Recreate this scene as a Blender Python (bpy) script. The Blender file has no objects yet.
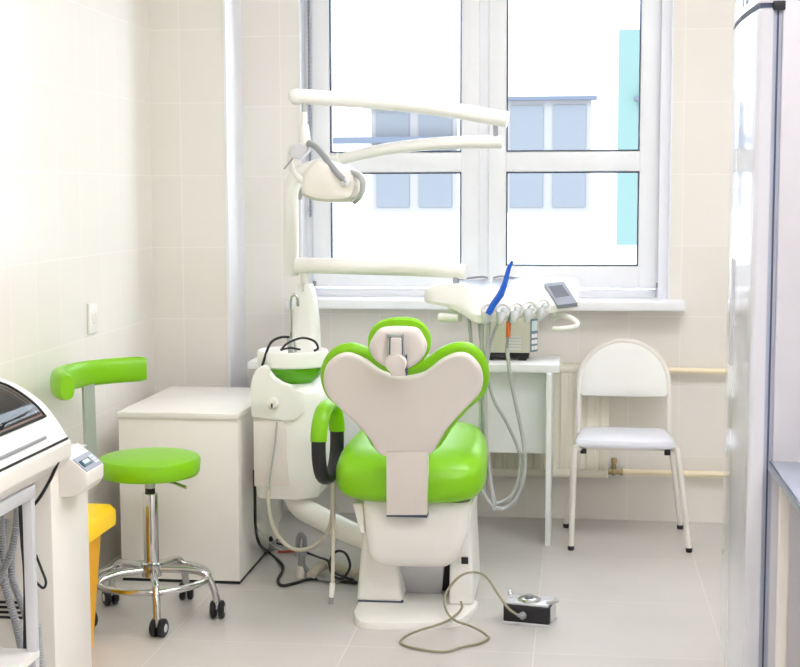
import bpy, bmesh, math, random
from mathutils import Vector as V, Matrix
random.seed(4)
S = bpy.context.scene
COL = S.collection
PI = math.pi

# ------------------------------------------------------------ camera geometry
F, TH, PH, RO, H = 1400.0, .126, .1004, -.0029, 1.46
CD = V((-math.sin(TH)*math.cos(PH), math.cos(TH)*math.cos(PH), -math.sin(PH)))
_r0 = V((math.cos(TH), math.sin(TH), 0)); _u0 = _r0.cross(CD)
CR = _r0*math.cos(RO) + _u0*math.sin(RO); CU = CR.cross(CD)
CC = V((0, 0, H))
def ray(x, y): return CD*F + CR*(x-400) - CU*(y-333.5)
def at(x, y, Y):            # measured point at depth Y
    d = ray(x, y); return CC + d*(Y/d.y)
def atz(x, y, z):
    d = ray(x, y); return CC + d*((z-H)/d.z)
def atx(x, y, X):
    d = ray(x, y); return CC + d*(X/d.x)
def atplane(x, y, o, n):
    d = ray(x, y); return CC + d*((o-CC).dot(n)/d.dot(n))

cam_data = bpy.data.cameras.new('camera'); cam = bpy.data.objects.new('camera', cam_data)
COL.objects.link(cam); cam_data.sensor_fit = 'HORIZONTAL'; cam_data.sensor_width = 36
cam_data.lens = F/800*36; cam_data.clip_end = 200
cam.matrix_world = Matrix(((CR.x, CU.x, -CD.x, 0), (CR.y, CU.y, -CD.y, 0), (CR.z, CU.z, -CD.z, H), (0, 0, 0, 1)))
S.camera = cam

# ------------------------------------------------------------ materials
def lin(c): return tuple((v/255/12.92 if v/255 <= .04045 else ((v/255+.055)/1.055)**2.4) for v in c)
def mat(name, rgb, rough=.45, metal=0, vary=.03, scale=9, bump=0, bscale=60, spec=.5, coat=0, emit=None, estr=0):
    m = bpy.data.materials.new(name); m.use_nodes = True; nt = m.node_tree; N = nt.nodes; L = nt.links
    b = N['Principled BSDF']; c = lin(rgb)
    tc = N.new('ShaderNodeTexCoord'); no = N.new('ShaderNodeTexNoise'); no.inputs['Scale'].default_value = scale
    no.inputs['Detail'].default_value = 4
    L.new(tc.outputs['Object'], no.inputs['Vector'])
    mx = N.new('ShaderNodeMix'); mx.data_type = 'RGBA'
    mx.inputs[6].default_value = tuple(max(0, v*(1-vary)) for v in c)+(1,)
    mx.inputs[7].default_value = tuple(min(1, v*(1+vary)) for v in c)+(1,)
    L.new(no.outputs['Fac'], mx.inputs[0]); L.new(mx.outputs[2], b.inputs['Base Color'])
    b.inputs['Roughness'].default_value = rough; b.inputs['Metallic'].default_value = metal
    b.inputs['Specular IOR Level'].default_value = spec
    b.inputs['Coat Weight'].default_value = coat; b.inputs['Coat Roughness'].default_value = .08
    if bump:
        n2 = N.new('ShaderNodeTexNoise'); n2.inputs['Scale'].default_value = bscale
        L.new(tc.outputs['Object'], n2.inputs['Vector'])
        bp = N.new('ShaderNodeBump'); bp.inputs['Strength'].default_value = bump; bp.inputs['Distance'].default_value = .002
        L.new(n2.outputs['Fac'], bp.inputs['Height']); L.new(bp.outputs['Normal'], b.inputs['Normal'])
    if emit:
        b.inputs['Emission Color'].default_value = lin(emit)+(1,); b.inputs['Emission Strength'].default_value = estr
    return m

def tile_mat(name, ax, ay, w, h, ox, oy, base, base2, grout, mortar, rough, nscale, amt, bump=.15, rvar=0, spec=.5):
    m = bpy.data.materials.new(name); m.use_nodes = True; nt = m.node_tree; N = nt.nodes; L = nt.links
    b = N['Principled BSDF']
    g = N.new('ShaderNodeNewGeometry'); sp = N.new('ShaderNodeSeparateXYZ'); L.new(g.outputs['Position'], sp.inputs[0])
    cb = N.new('ShaderNodeCombineXYZ')
    for i, (a, o) in enumerate(((ax, ox), (ay, oy))):
        ad = N.new('ShaderNodeMath'); ad.operation = 'SUBTRACT'; ad.inputs[1].default_value = o-20*(w, h)[i]
        L.new(sp.outputs[a], ad.inputs[0]); L.new(ad.outputs[0], cb.inputs[i])
    br = N.new('ShaderNodeTexBrick'); br.offset = 0; br.squash = 1
    br.inputs['Scale'].default_value = 1; br.inputs['Brick Width'].default_value = w; br.inputs['Row Height'].default_value = h
    br.inputs['Mortar Size'].default_value = mortar; br.inputs['Mortar Smooth'].default_value = .3
    br.inputs['Color1'].default_value = lin(base)+(1,); br.inputs['Color2'].default_value = lin(base2)+(1,)
    br.inputs['Mortar'].default_value = lin(grout)+(1,)
    L.new(cb.outputs[0], br.inputs['Vector'])
    no = N.new('ShaderNodeTexNoise'); no.inputs['Scale'].default_value = nscale; no.inputs['Detail'].default_value = 7
    no.inputs['Roughness'].default_value = .6; L.new(g.outputs['Position'], no.inputs['Vector'])
    mr = N.new('ShaderNodeMapRange'); mr.inputs[1].default_value = .1; mr.inputs[2].default_value = .9
    mr.inputs[3].default_value = 1-amt; mr.inputs[4].default_value = 1.0; L.new(no.outputs['Fac'], mr.inputs[0])
    mx = N.new('ShaderNodeMix'); mx.data_type = 'RGBA'; mx.blend_type = 'MULTIPLY'; mx.inputs[0].default_value = 1
    L.new(br.outputs['Color'], mx.inputs[6]); L.new(mr.outputs[0], mx.inputs[7]); L.new(mx.outputs[2], b.inputs['Base Color'])
    bp = N.new('ShaderNodeBump'); bp.inputs['Strength'].default_value = bump; bp.inputs['Distance'].default_value = .001; bp.invert = True
    L.new(br.outputs['Fac'], bp.inputs['Height']); L.new(bp.outputs['Normal'], b.inputs['Normal'])
    b.inputs['Roughness'].default_value = rough; b.inputs['Specular IOR Level'].default_value = spec
    if rvar:
        m2 = N.new('ShaderNodeMapRange'); m2.inputs[1].default_value = .3; m2.inputs[2].default_value = .7
        m2.inputs[3].default_value = rough-rvar; m2.inputs[4].default_value = rough+rvar
        L.new(no.outputs['Fac'], m2.inputs[0]); L.new(m2.outputs[0], b.inputs['Roughness'])
    return m

def glass_mat(name, tint, refl=.12, rough=.02):
    m = bpy.data.materials.new(name); m.use_nodes = True; nt = m.node_tree; N = nt.nodes; L = nt.links
    N.remove(N['Principled BSDF']); out = N['Material Output']
    t = N.new('ShaderNodeBsdfTransparent'); t.inputs[0].default_value = lin(tint)+(1,)
    gl = N.new('ShaderNodeBsdfGlossy'); gl.inputs['Roughness'].default_value = rough
    lw = N.new('ShaderNodeLayerWeight'); lw.inputs[0].default_value = refl
    mx = N.new('ShaderNodeMixShader'); L.new(lw.outputs['Fresnel'], mx.inputs[0]); L.new(t.outputs[0], mx.inputs[1]); L.new(gl.outputs[0], mx.inputs[2])
    L.new(mx.outputs[0], out.inputs['Surface']); return m

TILE_W = dict(w=.222, h=.31, base=(238, 233, 226), base2=(240, 236, 229), grout=(246, 242, 237), mortar=.0024, rough=.25, spec=.22, nscale=1.5, amt=.03)
M = {}
M['tile_back'] = tile_mat('glazed_cream_tile_back', 0, 2, ox=.230, oy=1.535, **TILE_W)
M['tile_side'] = tile_mat('glazed_cream_tile_side', 1, 2, ox=5.92, oy=1.535, **TILE_W)
M['tile_box'] = tile_mat('glazed_cream_tile_box', 0, 2, ox=-1.700, oy=1.535, **TILE_W)
M['floor'] = tile_mat('stone_look_floor_tile', 0, 1, w=.6, h=.6, ox=-.125, oy=4.95, base=(206, 203, 198), base2=(212, 208, 204), grout=(221, 217, 211),
                      mortar=.003, rough=.26, nscale=2.6, amt=.13)
M['plaster'] = mat('white_plaster', (240, 239, 235), .8, bump=.1)
M['front_paint'] = mat('warm_grey_paint', (150, 143, 134), .8, bump=.1)
M['white'] = mat('white_plastic', (240, 239, 234), .32)
M['warm_white'] = mat('warm_white_plastic', (233, 229, 221), .35)
M['shell'] = mat('matte_warm_white_shell', (226, 219, 213), .45)
M['pvc'] = mat('white_window_plastic', (242, 243, 247), .3)
M['trim'] = mat('white_corner_trim', (240, 240, 246), .35)
M['green'] = mat('green_vinyl', (128, 196, 4), .34, vary=.05, bump=.06, bscale=220)
M['dgreen'] = mat('dark_green_basin', (92, 172, 22), .15, vary=.1)
M['black'] = mat('black_rubber', (26, 26, 30), .5)
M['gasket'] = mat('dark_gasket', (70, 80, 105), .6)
M['chrome'] = mat('polished_chrome', (205, 205, 205), .12, metal=1)
M['steel'] = mat('brushed_steel', (178, 182, 192), .3, metal=.9, bump=.1)
M['satin'] = mat('satin_grey_metal', (182, 188, 184), .4, metal=.4)
M['grey'] = mat('grey_plastic', (150, 152, 156), .4)
M['lgrey'] = mat('light_grey_metal', (212, 213, 217), .35, metal=.2)
M['hose'] = mat('grey_hose', (176, 178, 176), .45)
M['bhose'] = mat('beige_hose', (205, 199, 182), .5)
M['cable'] = mat('olive_grey_cable', (150, 146, 122), .5)
M['yellow'] = mat('yellow_plastic', (255, 186, 4), .4, vary=.05)
M['yellow_lid'] = mat('bright_yellow_plastic', (255, 208, 10), .4, vary=.05)
M['blue'] = mat('blue_plastic', (24, 92, 200), .25)
M['orange'] = mat('orange_plastic', (222, 110, 45), .4)
M['red'] = mat('red_plastic', (168, 60, 40), .5)
M['lcd'] = mat('dark_lcd_screen', (112, 116, 126), .15)
M['lcd_teal'] = mat('teal_lcd_screen', (52, 88, 102), .15)
M['lcd_light'] = mat('pale_lcd_segment', (205, 222, 222), .2)
M['panel_blue'] = mat('slate_blue_panel', (96, 124, 140), .35)
M['panel_grey'] = mat('blue_grey_panel', (148, 154, 168), .35)
M['device'] = mat('champagne_metal', (200, 198, 178), .35, metal=.35)
M['radiator'] = mat('cream_enamel', (238, 234, 218), .3)
M['pipe'] = mat('cream_pipe_paint', (244, 232, 200), .35)
M['brass'] = mat('aged_brass', (176, 158, 120), .35, metal=.8)
M['fabric'] = mat('white_vinyl_pad', (238, 238, 234), .5, bump=.15, bscale=160)
M['seatpad'] = mat('cool_white_seat_pad', (230, 231, 240), .5, bump=.15, bscale=160)
M['cab'] = mat('white_laminate', (240, 236, 230), .25)
M['desk'] = mat('white_desk_laminate', (240, 241, 241), .3)
M['edge'] = mat('cream_edge_band', (226, 224, 212), .4)
M['fridge'] = mat('glossy_white_enamel', (216, 217, 224), .12, coat=.6)
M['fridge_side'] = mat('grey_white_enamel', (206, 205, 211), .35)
M['fgask'] = mat('blue_grey_gasket', (178, 184, 200), .5)
M['steel_top'] = mat('satin_steel_sheet', (182, 188, 204), .38, metal=.6)
M['facade'] = mat('white_render_wall', (190, 192, 196), .9, bump=.1, bscale=5)
M['fac_frame'] = mat('pale_window_frame', (96, 95, 97), .6)
M['fac_glass'] = mat('pale_blue_window_pane', (85, 88, 94), .6, spec=.1)
M['fac_sill'] = mat('slate_blue_ledge', (57, 63, 77), .7)
M['teal'] = mat('turquoise_facade_panel', (75, 95, 94), .9)
M['pane'] = glass_mat('window_glass', (250, 252, 253), .06)
M['lid_glass'] = glass_mat('smoked_lid_glass', (205, 186, 184), .35)  # pink in the smoked tint imitates the purple reflection
M['pink'] = mat('pale_pink_liner', (226, 196, 208), .4)
M['liner_blue'] = mat('pale_blue_pouch', (120, 160, 225), .4)
M['bronze'] = mat('bronze_liner', (150, 105, 85), .35)
M['lamp'] = mat('lit_lamp_diffuser', (255, 255, 255), .5, emit=(251, 250, 255), estr=12.0)

# ------------------------------------------------------------ mesh building
def crom(p, n=8, closed=False):
    p = [V(q) for q in p]; out = []; k = len(p)
    if k < 3 and not closed: return p
    for i in range(k if closed else k-1):
        a = p[(i-1) % k] if closed or i else p[0]*2-p[1]
        b = p[i]; c = p[(i+1) % k]
        d = p[(i+2) % k] if closed or i+2 < k else p[-1]*2-p[-2]
        for j in range(n):
            t = j/n
            out.append(.5*((2*b)+(c-a)*t+(2*a-5*b+4*c-d)*t*t+(3*b-a-3*c+d)*t*t*t))
    if not closed: out.append(p[-1])
    return out

class MB:
    def __init__(s): s.bm = bmesh.new()
    def _merge(s, t):
        bmesh.ops.recalc_face_normals(t, faces=t.faces[:])
        me = bpy.data.meshes.new('t'); t.to_mesh(me); s.bm.from_mesh(me); bpy.data.meshes.remove(me); t.free(); return s
    def hexa(s, b, tp, bev=0, seg=2):
        t = bmesh.new(); vs = [t.verts.new(V(p)) for p in list(b)+list(tp)]
        for f in ((3, 2, 1, 0), (4, 5, 6, 7), (0, 1, 5, 4), (1, 2, 6, 5), (2, 3, 7, 6), (3, 0, 4, 7)): t.faces.new([vs[i] for i in f])
        if bev: bmesh.ops.bevel(t, geom=t.edges[:]+t.verts[:], offset=bev, segments=seg, profile=.5, affect='EDGES', clamp_overlap=True)
        return s._merge(t)
    def box(s, x0, x1, y0, y1, z0, z1, bev=0, seg=2):
        q = [(x0, y0), (x1, y0), (x1, y1), (x0, y1)]
        return s.hexa([(x, y, z0) for x, y in q], [(x, y, z1) for x, y in q], bev, seg)
    def prism(s, pts, ext, bev=0, seg=2):
        t = bmesh.new(); ext = V(ext); a = [t.verts.new(V(p)) for p in pts]; b = [t.verts.new(V(p)+ext) for p in pts]; n = len(a)
        t.faces.new(a[::-1]); t.faces.new(b)
        for i in range(n): t.faces.new((a[i], a[(i+1) % n], b[(i+1) % n], b[i]))
        if bev: bmesh.ops.bevel(t, geom=t.edges[:]+t.verts[:], offset=bev, segments=seg, profile=.5, affect='EDGES', clamp_overlap=True)
        return s._merge(t)
    def loft(s, secs, caps=True, closed=True, ring=False):
        t = bmesh.new(); R = [[t.verts.new(V(p)) for p in q] for q in secs]; n = len(R[0]); k = len(R)
        for i in range(k if ring else k-1):
            A, B = R[i], R[(i+1) % k]
            for j in range(n if closed else n-1): t.faces.new((A[j], A[(j+1) % n], B[(j+1) % n], B[j]))
        if caps and not ring:
            t.faces.new(R[0][::-1]); t.faces.new(R[-1])
        return s._merge(t)
    def tube(s, pts, r, n=10, smooth=6, closed=False, flat=None):
        P = crom(pts, smooth, closed) if smooth else [V(p) for p in pts]
        k = len(P); rr = [r]*k if not hasattr(r, '__len__') else [r[0]+(r[-1]-r[0])*i/(k-1) if len(r) == 2 else r[min(len(r)-1, int(i/(k-1)*(len(r)-1)+.5))] for i in range(k)]
        up = None; secs = []
        for i in range(k):
            a = P[(i-1) % k] if closed or i else P[0]; b = P[(i+1) % k] if closed or i < k-1 else P[-1]
            d = (b-a).normalized()
            if up is None: up = (V((0, 0, 1)) if abs(d.z) < .9 else V((0, 1, 0)))
            up = (up-d*up.dot(d)).normalized(); sd = d.cross(up)
            secs.append([P[i]+(up*math.sin(2*PI*j/n)+sd*math.cos(2*PI*j/n))*rr[i] for j in range(n)])
        return s.loft(secs, ring=closed)
    def ribbed(s, pts, r, pitch=.007, n=10):
        P = crom(pts, 30); L = [0]
        for a, b in zip(P, P[1:]): L.append(L[-1]+(b-a).length)
        m = max(4, int(L[-1]/pitch*2)); Q = []; j = 0
        for i in range(m+1):
            d = L[-1]*i/m
            while j < len(L)-2 and L[j+1] < d: j += 1
            f = (d-L[j])/max(1e-9, L[j+1]-L[j]); Q.append(P[j].lerp(P[j+1], min(1, f)))
        return s.tube(Q, [r if i % 2 else r*.80 for i in range(m+1)], n, smooth=0) if False else s._rib(Q, r, n)
    def _rib(s, Q, r, n):
        up = None; secs = []; k = len(Q)
        for i in range(k):
            d = (Q[min(k-1, i+1)]-Q[max(0, i-1)]).normalized()
            if up is None: up = V((0, 0, 1)) if abs(d.z) < .9 else V((0, 1, 0))
            up = (up-d*up.dot(d)).normalized(); sd = d.cross(up); q = r if i % 2 else r*.8
            secs.append([Q[i]+(up*math.sin(2*PI*j/n)+sd*math.cos(2*PI*j/n))*q for j in range(n)])
        return s.loft(secs)
    def lathe(s, prof, c, axis=(0, 0, 1), n=32):
        c = V(c); a = V(axis).normalized(); u = a.orthogonal().normalized(); w = a.cross(u)
        return s.loft([[c+a*z+(u*math.cos(2*PI*j/n)+w*math.sin(2*PI*j/n))*max(r, 1e-4) for j in range(n)] for r, z in prof])
    def pad(s, outline, off, prof, radial=True):
        # outline: closed list of world points in one plane; prof: list of (inset, depth along off)
        P = [V(p) for p in outline]; n = len(P); nn = V(off).normalized(); nr = []
        for i in range(n):
            d = (P[(i+1) % n]-P[i-1]).normalized(); nr.append(d.cross(nn))
        c = sum(P, V())/n
        if sum((P[i]-c).dot(nr[i]) for i in range(n)) < 0: nr = [-q for q in nr]
        if radial:
            R = sum((q-c).length for q in P)/n
            return s.loft([[c+(P[i]-c)*(1-ins/R)+nn*dp for i in range(n)] for ins, dp in prof])
        return s.loft([[P[i]-nr[i]*ins+nn*dp for i in range(n)] for ins, dp in prof])
    def sphere(s, c, r, n=16):
        r = r if hasattr(r, '__len__') else (r, r, r); c = V(c); m = n//2
        return s.loft([[c+V((r[0]*max(math.sin(PI*i/m), .002)*math.cos(2*PI*j/n), r[1]*max(math.sin(PI*i/m), .002)*math.sin(2*PI*j/n), r[2]*math.cos(PI*i/m))) for j in range(n)] for i in range(m+1)])

def org(p):
    o = V()
    while p: o += p.location; p = p.parent
    return o
def obj(name, mb, m, parent=None, label=None, angle=38):
    bm = mb.bm
    if parent: o0 = org(parent); loc = V()
    else:
        xs = [v.co for v in bm.verts]
        o0 = V(((min(v.x for v in xs)+max(v.x for v in xs))/2, (min(v.y for v in xs)+max(v.y for v in xs))/2, min(v.z for v in xs))); loc = o0
    for v in bm.verts: v.co -= o0
    me = bpy.data.meshes.new(name); bm.to_mesh(me); bm.free()
    me.materials.append(M[m]); me.polygons.foreach_set('use_smooth', [True]*len(me.polygons)); me.set_sharp_from_angle(angle=math.radians(angle))
    o = bpy.data.objects.new(name, me); COL.objects.link(o); o.location = loc
    if parent: o.parent = parent
    if label: o['label'] = label
    return o
def tag(o, label, cat, group=None):
    o['label'] = label; o['category'] = cat
    if group: o['group'] = group
    return o
def thing(name, loc, label, cat, group=None):
    o = bpy.data.objects.new(name, None); COL.objects.link(o); o.location = V(loc); o.empty_display_size = .05
    return tag(o, label, cat, group)
def struct(name, mb, m):
    o = obj(name, mb, m); o['kind'] = 'structure'; return o

# ------------------------------------------------------------ room shell
XL, XR, YB, YF, ZC = -1.835, 1.60, 6.22, -1.3, 3.0
YG = 6.36                                   # glazing plane of the window
WX0, WX1 = at(300, 100, YB).x, at(672, 100, YB).x
WZ0, WZ1 = at(500, 300, YB).z - .005, 2.72
T = .3
struct('floor', MB().box(XL-T, XR+T, YF-T, YB+T, -.1, 0), 'floor')
struct('ceiling', MB().box(XL-T, XR+T, YF-T, YB+T, ZC, ZC+.15), 'plaster')
struct('wall_left', MB().box(XL-T, XL, YF-T, YB+T, 0, ZC), 'tile_side')
struct('wall_right', MB().box(XR, XR+T, YF-T, YB+T, 0, ZC), 'tile_side')
struct('wall_front', MB().box(XL, XR, YF-T, YF, 0, ZC), 'front_paint')
wb = MB().box(XL, WX0, YB, YB+T, 0, ZC).box(WX1, XR, YB, YB+T, 0, ZC)
wb.box(WX0, WX1, YB, YB+T, 0, WZ0).box(WX0, WX1, YB, YB+T, WZ1, ZC)
struct('wall_back', wb, 'tile_back')
BXR = at(227, 178, 5.92).x
struct('wall_chase', MB().box(XL, BXR, 5.92, YB, 0, ZC), 'tile_box')
struct('trim_1', MB().box(BXR-.006, BXR+.004, 5.914, 5.928, 0, ZC).box(BXR, BXR+.003, 5.92, YB, 0, ZC), 'trim')
struct('trim_2', MB().box(WX1-.004, WX1+.002, YB-.008, YG, WZ0, WZ1).box(WX1-.045, WX1-.0, YG-.09, YG-.08, WZ0, WZ1).box(WX0-.002, WX0+.004, YB-.008, YG, WZ0, WZ1)
       .box(WX0, WX1, YB-.004, YG, WZ1-.004, WZ1+.002), 'trim')

# ------------------------------------------------------------ window
win = bpy.data.objects.new('window_1', None); COL.objects.link(win); win.location = (0, YG, WZ0); win['kind'] = 'structure'
px = lambda x, y=150: at(x, y, YG).x
pz = lambda y, x=485: at(x, y, YG).z
GX = [(px(332), px(462)), (px(507), px(639))]
zl0, zl1, zu0 = pz(265), pz(172.5), pz(152)
zu1 = 2.56
fl, fr = px(311), px(664)
zb = WZ0
mid0, mid1 = px(475), px(494)
fm = MB()
fm.box(WX0, fl+.02, YG-.03, YG+.06, zb, WZ1, .004)
fm.box(fr-.03, WX1, YG-.03, YG+.06, zb, WZ1, .004)
fm.box(fl+.02, fr-.03, YG-.03, YG+.06, zb, pz(289)-.0, .004)
fm.box(fl+.02, fr-.03, YG-.03, YG+.06, zu1+.07, WZ1, .004)
fm.box(px(478), px(491), YG-.028, YG+.058, zb+.01, WZ1-.03, .003)
obj('window_frame', fm, 'pvc', win)
for k, (g0, g1) in enumerate(GX):
    s0, s1 = ((fl+.012, px(480)) if k == 0 else (px(489), fr-.012))
    sm = MB(); y0, y1 = YG-.05, YG+.03
    sm.box(s0, g0, y0, y1, pz(287), zu1+.075, .007, 3).box(g1, s1, y0, y1, pz(287), zu1+.075, .007, 3)
    sm.box(g0-.01, g1+.01, y0+.002, y1, pz(287), zl0, .007, 3).box(g0-.01, g1+.01, y0+.002, y1, zu1, zu1+.075, .007, 3)
    sm.box(g0-.01, g1+.01, y0+.004, y1, zl1, zu0, .007, 3)
    sash = obj('window_sash', sm, 'pvc', win)
    for z0, z1 in ((zl0, zl1), (zu0, zu1)):
        gm = MB(); w = .0055; yy = YG-.046
        for a in ((g0, g0+w, z0, z1), (g1-w, g1, z0, z1), (g0, g1, z0, z0+w), (g0, g1, z1-w, z1)): gm.box(a[0], a[1], yy, yy+.03, a[2], a[3])
        obj('gasket', gm, 'gasket', sash)
        obj('pane', MB().box(g0, g1, YG-.012, YG-.004, z0, z1), 'pane', sash)
    hm = MB()
    for zz in (pz(286)+.01,):
        xx = s0+.008 if k == 0 else s1-.008
        hm.box(xx-.008, xx+.008, y0-.006, y0+.004, zz-.010, zz+.012, .002)
    obj('hinge_cover', hm, 'grey', sash)
sill = MB().box(WX0-.055, at(686, 306, 6.1).x, 6.10, YG-.03, at(600, 311, 6.10).z, at(600, 301, 6.10).z, .008, 3)
obj('window_sill', sill, 'pvc', win)
# hanging blind strip in the left reveal
bc = MB(); pz0 = at(303, 0, 6.3)
bc.tube([(WX0+.028, 6.295, 2.5), (WX0+.028, 6.295, 1.35)], .0045, 8, 0)
for i in range(60): bc.sphere((WX0+.028, 6.295, 1.36+i*.019), .0065, 6)
tag(obj('bead_chain', bc, 'panel_grey'), 'thin grey beaded blind chain hanging at the left edge of the window', 'chain')

# ------------------------------------------------------------ outside
FY = 20.0
bl = thing('neighbouring_building', (0, FY, -5), 'white rendered building with pale blue windows seen outside through the window', 'building')
obj('facade', MB().box(-16, 12, FY, FY+6, -5, 9), 'facade', bl)
def fwin(x0, x1, y0, y1, n=2):
    a = at(x0, y0, FY); b = at(x1, y1, FY); f = .07
    mb = MB().box(a.x, b.x, FY-.06, FY+.02, b.z, a.z)
    fr_ = obj('facade_window', mb, 'fac_frame', bl)
    w = (b.x-a.x)/n
    for i in range(n): obj('facade_pane', MB().box(a.x+w*i+f, a.x+w*(i+1)-f, FY-.08, FY-.055, b.z+f, a.z-f), 'fac_glass', fr_)
    obj('facade_sill', MB().box(a.x-.08, b.x+.08, FY-.16, FY, a.z, a.z+.05), 'fac_sill', fr_)
fwin(372, 457, 108, 212); fwin(506, 590, 101, 212)
fwin(215, 300, 108, 212); fwin(640, 724, 101, 212); fwin(372, 457, -150, -2); fwin(506, 590, -150, -6)
a = at(619, 30, FY); b = at(641, 245, FY)
obj('turquoise_panel', MB().box(a.x, b.x, FY-.05, FY+.02, b.z, a.z), 'teal', bl)
a = at(250, 138, 19.7); b = at(470, 142, 19.7)
tag(obj('ledge_rail', MB().box(a.x, b.x, 19.7, FY-.002, b.z, a.z), 'fac_sill'), 'slim slate blue ledge crossing the view in the left window pane', 'ledge')

# ------------------------------------------------------------ radiator and pipes
RX0, RX1 = -.75, at(608, 420, 6.13).x
RZ0, RZ1 = at(600, 478, 6.13).z, at(600, 365, 6.13).z
rad = thing('radiator', (RX1-.3, 6.16, RZ0), 'cream ribbed panel radiator on the wall under the window behind the white chair', 'radiator')
def ribs(y, sgn):
    pr = [(RX0, y)]
    x = RX0+.02
    while x < RX1-.045:
        pr += [(x, y), (x+.008, y+sgn*.007), (x+.020, y+sgn*.007), (x+.028, y)]; x += .058
    return pr+[(RX1, y)]
rb = MB(); pr = ribs(6.13, 1)
rb.prism([(x, y, RZ0+.03) for x, y in pr]+[(RX1, 6.155, RZ0+.03), (RX0, 6.155, RZ0+.03)], (0, 0, RZ1-RZ0-.06))
obj('rib_panel', rb, 'radiator', rad)
fr_ = MB().box(RX0, RX1, 6.126, 6.16, RZ1-.034, RZ1-.008, .004).box(RX0, RX1, 6.126, 6.16, RZ0, RZ0+.034, .004)
fr_.box(RX1-.03, RX1, 6.1275, 6.16, RZ0, RZ1-.008, .004).box(RX0, RX0+.03, 6.1275, 6.16, RZ0, RZ1-.008, .004)
obj('panel_border', fr_, 'radiator', rad)
obj('side_cover', MB().box(RX1-.004, RX1+.004, 6.13, 6.214, RZ0, RZ1, .002), 'radiator', rad)
tp = MB()
tp.box(RX0, RX1, 6.126, 6.135, RZ1-.01, RZ1).box(RX0, RX1, 6.205, 6.214, RZ1-.01, RZ1)
for i in range(30):
    x = RX0+(RX1-RX0)*i/30; tp.box(x, x+.006, 6.13, 6.21, RZ1-.006, RZ1-.001)
obj('top_grille', tp, 'radiator', rad)
zp1, zp2 = at(700, 371, 6.18).z, at(700, 474, 6.18).z
p1 = MB().tube([(RX1+.004, 6.18, zp1+.002), (1.598, 6.18, zp1-.004)], .0135, 12, 0)
pp = tag(obj('heating_pipe', p1, 'pipe'), 'upper cream heating pipe along the back wall behind the white chair', 'pipe', 'heating pipes along the back wall')
p2 = MB().tube([(RX1+.06, 6.18, zp2+.002), (1.598, 6.18, zp2-.004)], .0135, 12, 0)
pp = tag(obj('heating_pipe', p2, 'pipe'), 'lower cream heating pipe near the floor with a brass valve', 'pipe', 'heating pipes along the back wall')
vm = MB().tube([(RX1+.004, 6.18, zp2+.002), (RX1+.075, 6.18, zp2+.002)], .0115, 10, 0).lathe([(.009, 0), (.010, .04), (.014, .042), (.014, .06), (.008, .064)], (RX1+.03, 6.18, zp2))
vm.lathe([(.017, -.007), (.017, .007)], (RX1+.062, 6.18, zp2+.002), (1, 0, 0), 8).sphere((RX1+.03, 6.18, zp2), .016)
obj('brass_valve', vm, 'brass', pp, 'aged brass valve')

# ------------------------------------------------------------ wall socket on the left wall
sk = atx(91, 318, XL); so = thing('wall_socket', (XL, sk.y, sk.z-.06), 'small white socket on the left wall above the stool backrest', 'socket')
obj('cover_plate', MB().box(XL, XL+.012, sk.y-.045, sk.y+.045, sk.z-.058, sk.z+.058, .004, 3), 'white', so)
obj('socket_insert', MB().lathe([(.022, 0), (.022, .006), (.016, .007)], (XL+.010, sk.y, sk.z), (1, 0, 0)), 'warm_white', so)

# ------------------------------------------------------------ desk
DZ = .75
c1 = atz(560, 361.5, DZ); c0 = atz(241, 365, DZ)
DX0, DX1, DY0, DY1 = c0.x, c1.x, (c0.y+c1.y)/2, 6.10
dk = thing('desk', ((DX0+DX1)/2, 5.85, 0), 'long white laminate desk under the window behind the dental chair', 'desk')
obj('desktop', MB().box(DX0, DX1, DY0, DY1, DZ-.032, DZ, .003), 'desk', dk)
DYL = atz(548, 546, 0).y; lgx = at(548, 500, DYL)
obj('side_panel', MB().box(lgx.x-.011, lgx.x+.011, DYL, DY1-.02, 0, DZ-.032, .002), 'desk', dk)
obj('side_panel', MB().box(DX0+.05, DX0+.072, DYL, DY1-.02, 0, DZ-.032, .002), 'desk', dk)
obj('modesty_panel', MB().box(DX0+.072, lgx.x-.011, DYL+.12, DYL+.138, at(515, 453, DYL+.12).z, DZ-.032, .002), 'desk', dk)

# steel box device on the desk
e0 = atz(483, 357.5, DZ+.012); SX0 = at(483, 340, e0.y).x; SX1 = at(530, 340, e0.y).x; SY0 = e0.y; SY1 = 6.02
SZ1 = at(510, 305, SY0).z
dv = thing('benchtop_steriliser', ((SX0+SX1)/2, SY0+.15, DZ), 'champagne coloured metal box with vents standing on the desk below the instrument tray', 'appliance')
obj('base', MB().box(SX0+.005, SX1-.005, SY0+.01, SY1, DZ+.008, DZ+.035, .003).box(SX0+.01, SX0+.04, SY0+.01, SY0+.04, DZ, DZ+.01).box(SX1-.05, SX1-.015, SY0+.01, SY0+.04, DZ, DZ+.01)
    .box(SX0+.01, SX0+.04, SY1-.05, SY1-.02, DZ, DZ+.01).box(SX1-.05, SX1-.015, SY1-.05, SY1-.02, DZ, DZ+.01), 'black', dv)
bd = obj('housing', MB().box(SX0, SX1, SY0, SY1, DZ+.033, SZ1, .006), 'device', dv)
for x0, x1 in ((486, 493), (508, 521)):
    for i in range(5):
        q = at(x0, 337+i*3, SY0); q2 = at(x1, 337+i*3, SY0); obj('vent_slat', MB().box(q.x, q2.x, SY0-.003, SY0+.003, q.z-.0028, q.z+.0028, .001), 'lgrey', bd)
cpx = SX1
w0, w1 = at(529.5, 340, SY0).x, at(538, 340, SY0+.06).x
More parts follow.
